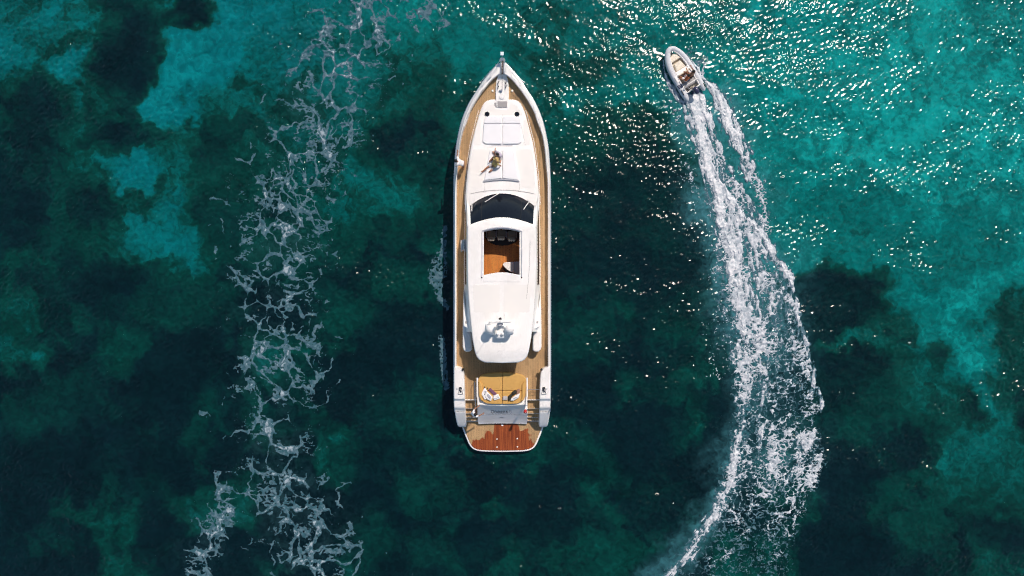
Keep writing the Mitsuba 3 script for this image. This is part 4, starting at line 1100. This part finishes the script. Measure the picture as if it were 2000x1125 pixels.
def person(label, at, face, lean, thighs, shins, arms, skin, hair, top, bottom, hips=0.95, head_tilt=0.0, long_hair=False, group=None, sleeves=0.55, twist=0.0, hand_curl=0.6):
    """at: the point under the hips; face: the way it faces in the plan, degrees; lean: of the trunk from upright, degrees; thighs, shins and arms: unit-free directions in the body's frame
    (x forward, y to the left, z up), the left first; arms: ((upper, fore), (upper, fore))"""
    key = thing("person", label, "person", group)
    ry = math.radians(lean)
    td, hd = np.array([math.sin(ry), 0, math.cos(ry)]), np.array([math.sin(ry * 0.8 + math.radians(head_tilt)), 0, math.cos(ry * 0.8 + math.radians(head_tilt))])
    fw = np.array([hd[2], 0, -hd[0]])
    pel = np.array([0, 0, hips])
    waist, chest, neck = pel + td * 0.17, pel + td * 0.36, pel + td * 0.53
    hc = neck + hd * 0.165 + fw * 0.015
    L = np.array([0, 1.0, 0])
    body = [hull_of(pel + L * 0.075, 0.105, pel - L * 0.075, 0.105)]
    body.append(m3.Manifold.batch_hull([m3.Manifold.sphere(r, 14).translate(list(p)) for p, r in ((pel + L * 0.07, 0.10), (pel - L * 0.07, 0.10), (waist + L * 0.055, 0.085), (waist - L * 0.055, 0.085))]))
    body.append(m3.Manifold.batch_hull([m3.Manifold.sphere(r, 14).translate(list(p)) for p, r in ((waist + L * 0.055, 0.085), (waist - L * 0.055, 0.085), (chest + L * 0.085, 0.095), (chest - L * 0.085, 0.095))]))
    sh = [pel + td * 0.475 + L * 0.17 * s for s in (1, -1)]
    body.append(m3.Manifold.batch_hull([m3.Manifold.sphere(r, 14).translate(list(p)) for p, r in ((chest + L * 0.085, 0.095), (chest - L * 0.085, 0.095), (sh[0], 0.055), (sh[1], 0.055))]))
    body.append(hull_of(pel + td * 0.48, 0.065, neck + hd * 0.06, 0.052))
    up_arm, legs, clothes_up, clothes_lo, hands = [], [], [], [], []
    for i, s in enumerate((1, -1)):
        ua, fa = unit(arms[i][0]), unit(arms[i][1])
        el = sh[i] + ua * 0.275
        wr = el + fa * 0.24
        body += [hull_of(sh[i], 0.052, el, 0.040), hull_of(el, 0.040, wr, 0.027)]
        hands.append(hand(wr, fa, np.cross(fa, [0, 1, 0]) if abs(fa[1]) < 0.9 else [0, 0, 1], s, hand_curl))
        clothes_up.append(hull_of(sh[i], 0.066, sh[i] + ua * 0.275 * sleeves, 0.058))
        hj = pel + L * 0.085 * s - td * 0.02
        th, sn = unit(thighs[i]), unit(shins[i])
        kn = hj + th * 0.42
        an = kn + sn * 0.40
        toe = an + unit(np.array([0.95, 0.12 * s, -0.12]) if abs(sn[2]) > 0.5 else np.array([sn[0] * 0.35, 0.1 * s, 0.9])) * 0.17
        body += [hull_of(hj, 0.088, kn, 0.056), hull_of(kn, 0.056, an, 0.038), hull_of(an - sn * 0.01, 0.042, toe, 0.027)]
        calf = kn + sn * 0.12 - np.array([0.012, 0, 0])
        body.append(hull_of(calf, 0.056, kn + sn * 0.30, 0.042))
        clothes_lo.append(hull_of(hj, 0.104, hj + th * 0.24, 0.086))
    b = m3.Manifold.batch_boolean(body, m3.OpType.Add).refine_to_length(0.045)
    bt = to_tri(b)
    trimesh.smoothing.filter_taubin(bt, 0.5, 0.53, 8)
    fl = L
    head = [m3.Manifold.batch_hull([m3.Manifold.sphere(0.088, 18).translate(list(hc + hd * 0.025 - fw * 0.012)), m3.Manifold.sphere(0.070, 16).translate(list(hc - hd * 0.035 + fw * 0.022)), m3.Manifold.sphere(0.040, 12).translate(list(hc - hd * 0.082 + fw * 0.052))])]
    head.append(m3.Manifold.batch_hull([m3.Manifold.sphere(0.010, 8).translate(list(hc + hd * 0.012 + fw * 0.082)), m3.Manifold.sphere(0.016, 8).translate(list(hc - hd * 0.030 + fw * 0.096))]))
    head.append(hull_of(hc - hd * 0.060 + fw * 0.082 + fl * 0.018, 0.009, hc - hd * 0.060 + fw * 0.082 - fl * 0.018, 0.009, 8))
    for s in (1, -1):
        head.append(hull_of(hc + hd * 0.015 + fl * 0.084 * s, 0.014, hc - hd * 0.030 + fl * 0.082 * s, 0.012, 8))
    bv, bf = np.array(bt.vertices), np.array(bt.faces)
    solid_body = m3.Manifold(m3.Mesh(vert_properties=bv.astype(np.float32), tri_verts=bf.astype(np.uint32)))
    whole = m3.Manifold.batch_boolean([solid_body, *head, *hands], m3.OpType.Add)
    rot = trimesh.transformations.rotation_matrix(math.radians(face), [0, 0, 1])

    def place_(m):
        m = m if isinstance(m, trimesh.Trimesh) else to_tri(m)
        m.apply_transform(rot)
        return m.apply_translation(at)

    put(key + "__body", place_(whole), skin, 50)
    hr = m3.Manifold.sphere(0.104, 22).translate(list(hc + hd * 0.032 - fw * 0.020)) - m3.Manifold.sphere(0.085, 18).translate(list(hc - hd * 0.045 + fw * 0.085))
    if long_hair:
        hr = hr + m3.Manifold.batch_hull([m3.Manifold.sphere(r, 12).translate(list(p)) for p, r in ((hc - fw * 0.055, 0.075), (neck - fw * 0.095 + hd * 0.0, 0.055), (neck - fw * 0.12 - td * 0.12, 0.045))])
    hm = to_tri(hr.refine_to_length(0.03))
    hm.vertices += 0.006 * (meshkit.noise(hm.vertices * 45, 3)[:, None] - 0.5) * hm.vertex_normals * 2
    put(key + "__hair", place_(hm), hair, 50)
    for s in (1, -1):
        put(numbered(key + "__eye"), place_(ball(hc + hd * 0.008 + fw * 0.083 + fl * 0.033 * s, 0.011, sub=1)), "eye_dark", True)
    if top:
        tr_ = m3.Manifold.batch_hull([m3.Manifold.sphere(r, 16).translate(list(p)) for p, r in ((pel + L * 0.075 + td * 0.03, 0.108), (pel - L * 0.075 + td * 0.03, 0.108), (waist + L * 0.06, 0.10), (waist - L * 0.06, 0.10))]) \
            + m3.Manifold.batch_hull([m3.Manifold.sphere(r, 16).translate(list(p)) for p, r in ((waist + L * 0.06, 0.10), (waist - L * 0.06, 0.10), (chest + L * 0.09, 0.105), (chest - L * 0.09, 0.105))]) \
            + m3.Manifold.batch_hull([m3.Manifold.sphere(r, 16).translate(list(p)) for p, r in ((chest + L * 0.09, 0.105), (chest - L * 0.09, 0.105), (sh[0], 0.066), (sh[1], 0.066))])
        tr_ = m3.Manifold.batch_boolean([tr_] + (clothes_up if sleeves > 0 else []), m3.OpType.Add)
        tm = to_tri(tr_.refine_to_length(0.04))
        tm.vertices += 0.010 * (meshkit.fbm(tm.vertices * [9, 9, 14], 2, 4)[:, None] - 0.35) * tm.vertex_normals
        put(key + "__shirt", place_(tm), top, 60)
    if bottom:
        lo_ = m3.Manifold.batch_boolean([hull_of(pel + L * 0.078, 0.113, pel - L * 0.078, 0.113)] + clothes_lo, m3.OpType.Add)
        lm_ = to_tri(lo_.refine_to_length(0.04))
        lm_.vertices += 0.008 * (meshkit.fbm(lm_.vertices * 12, 2, 6)[:, None] - 0.35) * lm_.vertex_normals
        put(key + "__shorts", place_(lm_), bottom, 60)
    return key


DOWN = (0.05, 0, -1)
# leaning out over the left bulwark
person("person in a white shirt leaning over the yacht's left rail by the foredeck", np.array([*W(905.0, 321.5, 3.2)[:2], 2.66]), 172, 40, [(0.05, 0.06, -1), (0.16, -0.08, -1)], [(-0.06, 0, -1), (-0.22, 0, -1)],
       [((0.25, 0.35, -0.9), (0.15, -0.5, -0.8)), ((0.35, -0.75, -0.5), (0.05, -0.95, 0.1))], "tan_skin", "dark_hair", "white_cloth", "brown_cloth", hips=0.90, head_tilt=-12)
# three people sitting on the rear foredeck pad
seat_z = 2.96 + 0.13


def sit_at(px, py):
    p = W(px, py, 3.5)
    return np.array([p[0], p[1], 3.13 + float(roofslope(p[0], p[1])) - 0.10])


CROSS = ([(0.62, 0.72, 0.12), (0.62, -0.72, 0.12)], [(-0.10, -0.95, -0.16), (0.0, 0.95, -0.10)])
person("dark-haired person in a lilac grey top sitting nearest the bow on the foredeck pad", sit_at(976.6, 301.5), 215, 12, *CROSS,
       [((0.35, 0.25, -0.9), (0.8, -0.5, -0.2)), ((0.1, -0.55, -0.8), (-0.3, -0.5, -0.8))], "skin", "dark_hair", "lilac_cloth", "grey_cloth", hips=0.10, head_tilt=14)
person("person in an olive top sitting in the middle of the three on the foredeck pad", sit_at(972.2, 312.5), 210, 8, [(0.8, 0.3, 0.50), (0.85, -0.35, 0.40)], [(0.15, -0.1, -0.95), (0.2, 0.1, -0.95)],
       [((0.5, 0.4, -0.75), (0.8, -0.3, -0.2)), ((0.5, -0.4, -0.75), (0.8, 0.3, -0.25))], "tan_skin", "blond_hair", "olive_cloth", "lilac_cloth", hips=0.10, long_hair=True)
person("blond person in a yellow top sitting nearest the windscreen on the foredeck pad", sit_at(964.2, 322.5), 218, -24, [(0.92, 0.22, 0.28), (0.95, -0.15, 0.10)], [(0.55, -0.1, -0.75), (0.95, 0.05, -0.10)],
       [((-0.35, 0.35, -0.85), (-0.2, 0.1, -0.95)), ((-0.3, -0.45, -0.85), (-0.2, -0.1, -0.95))], "tan_skin", "blond_hair", "yellow_cloth", "grey_cloth", hips=0.10, long_hair=True)
# on the stern stairs
person("dark-haired person in a white shirt climbing the yacht's left stern stairs", np.array([*W(924.5, 808.5, 2.4)[:2], 1.58]), 35, 18, [(0.35, 0.05, -0.95), (0.0, -0.05, -1)], [(-0.35, 0, -0.95), (-0.1, 0, -1)],
       [((0.6, 0.35, -0.7), (0.85, -0.05, -0.15)), ((0.5, -0.35, -0.75), (0.9, -0.1, -0.1))], "tan_skin", "dark_hair", "white_cloth", "navy_shorts", hips=0.92)

# ------------------------------------------------------------------ things lying on the gold sunpad
def lying(name, label, cat, poly_px_, z0, t, bsdf, group=None, puff=0.03, extra=()):
    k = thing(name, label, cat, group)
    poly = px_poly(poly_px_, z0 + t).buffer(-0.03).buffer(0.03)
    body = put(k + "__" + ("cushion" if cat == "pillow" else "cloth"), pad(poly, z0, z0 + t, min(0.05, t * 0.48), None, 0.04, puff=puff), bsdf, 45)
    for nm, pp, b in extra:
        put(numbered(k + "__" + nm), pad(px_poly(pp, z0 + t), z0 + t * 0.5, z0 + t + puff + 0.006, 0.004, None, 0.04), b, 30)
    return k


ZP = 2.90
lying("pillow", "white pillow with a pale grey print, leftmost on the gold sunpad", "pillow", [(946.3, 756.8), (951.5, 763), (946.8, 771.5), (949.6, 780), (946.2, 781.2), (939.4, 769)], ZP, 0.10, "white_cloth", extra=[("print", [(946, 763.8), (949.2, 763.4), (949.6, 767), (946.6, 768)], "print_grey"), ("print", [(945.9, 769), (947.8, 769), (947.8, 770.6), (945.9, 770.6)], "letter_navy")])
lying("pillow", "larger white pillow with a lilac-grey print, second from the left on the gold sunpad", "pillow", [(951, 764.5), (962.5, 776.2), (958.8, 783.8), (951, 780.4), (945.8, 772.8)], ZP + 0.02, 0.12, "white_cloth", extra=[("print", [(953, 768.6), (959.6, 774.8), (957.4, 779.6), (952.8, 776.6), (950.8, 771.6)], "print_grey")])
lying("folded_towel", "folded purple towel on the gold sunpad beside the white pillows", "towel", [(957.5, 757.8), (970.8, 769.2), (965.4, 773.4), (953.2, 762)], ZP, 0.07, "purple_cloth", puff=0.01)
lying("rolled_towel", "upper of the two rolled white towels on the gold sunpad", "towel", [(963, 772.8), (973.4, 769.6), (974.8, 773.4), (964.6, 777)], ZP, 0.08, "white_cloth", puff=0.02)
lying("rolled_towel", "lower of the two rolled white towels on the gold sunpad, with a blue stripe", "towel", [(962.6, 777), (975.4, 773.6), (977.2, 778.6), (965.2, 782.4)], ZP, 0.09, "white_cloth", puff=0.02, extra=[("stripe", [(965, 778.2), (974, 775.6), (974.2, 776.4), (965.3, 779.1)], "blue_cloth")])
lying("clear_bag", "small pale grey bag near the centre seam of the gold sunpad", "bag", [(982, 775.2), (984.5, 773.8), (990, 773.8), (991.6, 776), (991.2, 781.8), (981.4, 781.8)], ZP, 0.10, "grey_cloth", puff=0.02)
lying("black_cushion", "black cushion lying upper right on the gold sunpad", "pillow", [(1006.8, 761), (1009.4, 768), (1002.6, 773), (999, 767)], ZP, 0.10, "black_cloth")
lying("black_bag", "black bag below the black cushion on the gold sunpad", "bag", [(999, 768.4), (1001.6, 773.4), (995.6, 783), (992.8, 783.4), (992.2, 774.6)], ZP, 0.13, "black_cloth")
lying("brown_cloth", "crumpled brown cloth at the right bolster of the gold sunpad", "cloth", [(1009, 762), (1014.2, 758.8), (1016, 764), (1012.6, 772.6), (1008.6, 770)], ZP, 0.09, "brown_cloth", puff=0.04)
lying("pillow", "white pillow at the right end of the gold sunpad, beside the black bag", "pillow", [(1014, 768.6), (1015.6, 770), (1013, 777), (1003, 783), (997, 783), (997.6, 779.6), (1005, 773.6)], ZP + 0.03, 0.13, "white_cloth", extra=[("print", [(1002, 778), (1008, 774.8), (1010, 776), (1004, 779.8)], "print_grey")])
for n_, (x, y, lab) in enumerate(((946.9, 755.8, "left"), (952.4, 757.6, "right"))):
    k = thing("bottle", f"{lab} one of two small dark bottles standing above the pillows on the gold sunpad", "bottle")
    put(k + "__glass", cyl(W(x, y, ZP), 0.035, 0.16, 14), "black_plastic", 35)
    put(k + "__cap", cyl(W(x, y, ZP + 0.158), 0.016, 0.07, 12), "steel", 35)

# ------------------------------------------------------------------ the tender, built along +x, then turned
TK = thing("inflatable_tender", "small grey inflatable boat with people aboard, speeding towards the top of the photo", "boat")
tc = W(1331.5, 139.5, 0.35)
ta = math.degrees(math.atan2(*(W(1302.5, 94, 0.4) - W(1358.5, 184, 0.4))[[1, 0]]))
TM = trimesh.transformations.translation_matrix([tc[0], tc[1], 0.0]) @ trimesh.transformations.rotation_matrix(math.radians(ta), [0, 0, 1]) @ trimesh.transformations.rotation_matrix(math.radians(-3.0), [0, 1, 0])


def tpart(name, mesh, bsdf, smooth=35, parent=None):
    mesh = mesh.copy()
    mesh.apply_transform(TM)
    return put(f"{parent or TK}__{name}", mesh, bsdf, smooth)


def tpoint(x, y, z):
    return (TM @ [x, y, z, 1])[:3]


side_ = np.array([(-1.92, 0.66), (-1.6, 0.68), (-1.0, 0.69), (-0.3, 0.69), (0.4, 0.66), (0.95, 0.56), (1.35, 0.40), (1.62, 0.20), (1.70, 0.0)])
sd = rounded(side_, 34)
zz = lambda x: 0.38 + 0.16 * np.clip((x - 0.2) / 1.5, 0, 1) ** 1.6
pth = np.vstack([np.column_stack([sd, zz(sd[:, 0])]), (np.column_stack([sd, zz(sd[:, 0])]) * [1, -1, 1])[::-1][1:]])
rad = np.interp(pth[:, 0], [-1.92, -1.80, -1.55, 0.8, 1.7], [0.05, 0.14, 0.205, 0.205, 0.17])
tpart("inflated_tube", tube(pth, rad, 18), "tube_rubber", True)
rs = tpart("rub_strake", tube(pth * [1.0, 1.0, 1.0] + np.column_stack([np.gradient(pth[:, 1]) * 0, np.sign(pth[:, 1]) * 0.203 * np.interp(np.abs(pth[:, 0]), [0, 1.3, 1.7], [1, .9, .2]), np.zeros(len(pth))]), 0.022, 6), "mat_grey", True)
tpart("inner_hull", cat_([pad(Polygon([(-1.45, 0.60), (0.4, 0.56), (0.9, 0.46), (1.3, 0.28), (1.45, 0.0), (1.3, -0.28), (0.9, -0.46), (0.4, -0.56), (-1.45, -0.60)]), 0.05, 0.24, 0.02)]), "beige_floor", 30)
keel = loft([[np.array([x, s * w, z]) for x, w, z in ((-1.5, b * 0.62, h0), (0.3, b * 0.58, h0), (1.0, b * 0.4, h0 + 0.1 * (1 - b)), (1.5, b * 0.1, h0 + 0.22 * (1 - b)), (1.62, 0, 0.42))] for b, h0, s in ((1, 0.28, -1), (0.75, 0.0, -1), (0, -0.18, 1), (0.75, 0.0, 1), (1, 0.28, 1))])
tpart("keel", keel, "gelcoat", 40)
tpart("liner_coaming", cat_([tube(np.array([[x, s * (y - 0.17), 0.50 + 0.1 * max(x, 0) ** 2 * 0.35] for x, y in sd if x > -1.5 and y > 0.22]), 0.05, 8) for s in (1, -1)]), "gelcoat", True)
tpart("bow_locker", pad(Polygon([(0.85, 0.40), (1.2, 0.24), (1.32, 0), (1.2, -0.24), (0.85, -0.40)]), 0.2, 0.50, 0.05, puff=0.02), "cream", 40)
tpart("bow_cushion", pad(Polygon([(0.22, 0.30), (0.62, 0.22), (0.70, -0.22), (0.22, -0.34)]).buffer(0.04), 0.2, 0.46, 0.05, puff=0.02), "cream", 40)
bench = tpart("bench", pad(shapely.box(-0.12, -0.52, 0.16, 0.52), 0.2, 0.56, 0.05), "gelcoat", 35)
tpart("backrest", block((0.10, 0.92, 0.20), (-0.14, 0, 0.62), 0, 0.03), "cream", 35, bench)
tpart("filler_cap", cyl((0.08, -0.40, 0.555), 0.035, 0.03), "black_plastic", 35, bench)
tpart("bow_cleat", cyl((0.78, 0.34, 0.5), 0.035, 0.06), "black_plastic", 35)
tpart("stern_seat", pad(shapely.box(-1.12, -0.50, -0.72, 0.50), 0.2, 0.48, 0.05, puff=0.02), "mat_grey", 40)
tpart("roll_bar", tube([(-1.02, 0.46, 0.5), (-1.02, 0.46, 0.92), (-1.0, 0.38, 1.0), (-1.0, -0.38, 1.0), (-1.02, -0.46, 0.92), (-1.02, -0.46, 0.5)], 0.032, 8), "gelcoat", True)
tpart("transom_board", block((0.07, 1.10, 0.50), (-1.42, 0, 0.34), 0, 0.02), "gelcoat", 30)
tpart("fuel_tank", cat_([block((0.26, 0.36, 0.2), (-1.24, 0.28, 0.34), 0.2, 0.04), tube([(-1.24, 0.2, 0.45), (-1.3, 0.05, 0.5), (-1.36, -0.05, 0.6)], 0.014, 6)]), "black_plastic", 35)
for k in range(3):
    tpart("tube_stripe", cat_([tube([(-0.72 - 0.09 * k + 0.0, 0.69 + 0.208 * math.sin(a), 0.38 + 0.208 * math.cos(a)) for a in np.linspace(-0.75, 0.9, 9)], 0.030, 6)]), "navy", True)
tpart("tube_stripe", tube([(x, 0.78, 0.58) for x in np.linspace(-1.45, -1.08, 8)], 0.030, 6), "black_plastic", True)
tpart("tube_stripe", tube([(x, -0.78, 0.57) for x in np.linspace(-1.75, -1.45, 8)], 0.030, 6), "black_plastic", True)
tpart("side_step", pad(Polygon([(-0.1, 0.60), (-0.5, 0.60), (-0.5, 0.74), (-0.1, 0.74)]).buffer(0.02), 0.5, 0.615, 0.03), "gelcoat", 35)
ob = tpart("outboard_engine", cat_([ball((-1.62, 0, 0.84), 1.0, (0.27, 0.175, 0.19)), block((0.2, 0.14, 0.8), (-1.60, 0, 0.35), 0, 0.04), block((0.26, 0.2, 0.14), (-1.46, 0, 0.62), 0, 0.03)]), "navy", 40)
tpart("cowl_band", tube([(-1.62 + 0.275 * math.cos(a), 0.18 * math.sin(a), 0.80) for a in np.linspace(0, 2 * math.pi, 24)], 0.014, 6), "print_grey", True, ob)
tpart("tiller_bracket", cat_([tube([(-1.40, -0.2, 0.66), (-1.40, 0.2, 0.66)], 0.03, 6), tube([(-1.36, 0.22, 0.66), (-1.15, 0.34, 0.66)], 0.022, 6)]), "steel", True, ob)
tpart("propeller", cat_([block((0.02, 0.24, 0.07), (-1.74, 0, -0.12), 0, 0.008, (a, [1, 0, 0])) for a in (0.5, 1.55, 2.6)]), "steel", 30, ob)
tpart("console", pad(Polygon([(-0.42, -0.52), (-0.20, -0.52), (-0.20, -0.22), (-0.42, -0.26)]), 0.2, 0.72, 0.05), "gelcoat", 35)
tpart("steering_wheel", trimesh.creation.torus(0.13, 0.014, 20, 8).apply_transform(trimesh.transformations.rotation_matrix(0.9, [0, 1, 0])).apply_translation((-0.46, -0.38, 0.78)), "black_plastic", True)
p1 = tpoint(-0.62, -0.30, 0)
person("dark-haired bare-chested person steering at the right side of the small inflatable boat", np.array([p1[0], p1[1], 0.46]), ta, 6, [(0.95, 0.15, 0.05), (0.95, -0.15, 0.05)], [(0.15, 0, -1), (0.15, 0, -1)],
       [((0.6, 0.2, -0.75), (0.9, -0.25, 0.15)), ((0.6, -0.2, -0.75), (0.9, 0.1, 0.15))], "tan_skin", "dark_hair", None, "black_cloth", hips=0.12)
p2 = tpoint(-0.66, 0.10, 0)
person("person in an orange top beside the driver in the small inflatable boat", np.array([p2[0], p2[1], 0.44]), ta + 12, 4, [(0.95, 0.2, 0.08), (0.95, -0.12, 0.08)], [(0.2, 0.05, -1), (0.25, 0, -1)],
       [((0.3, 0.5, -0.8), (0.75, 0.0, -0.45)), ((0.45, -0.3, -0.8), (0.8, 0.2, -0.2))], "tan_skin", "dark_hair", "orange_cloth", "white_cloth", hips=0.12, sleeves=0)
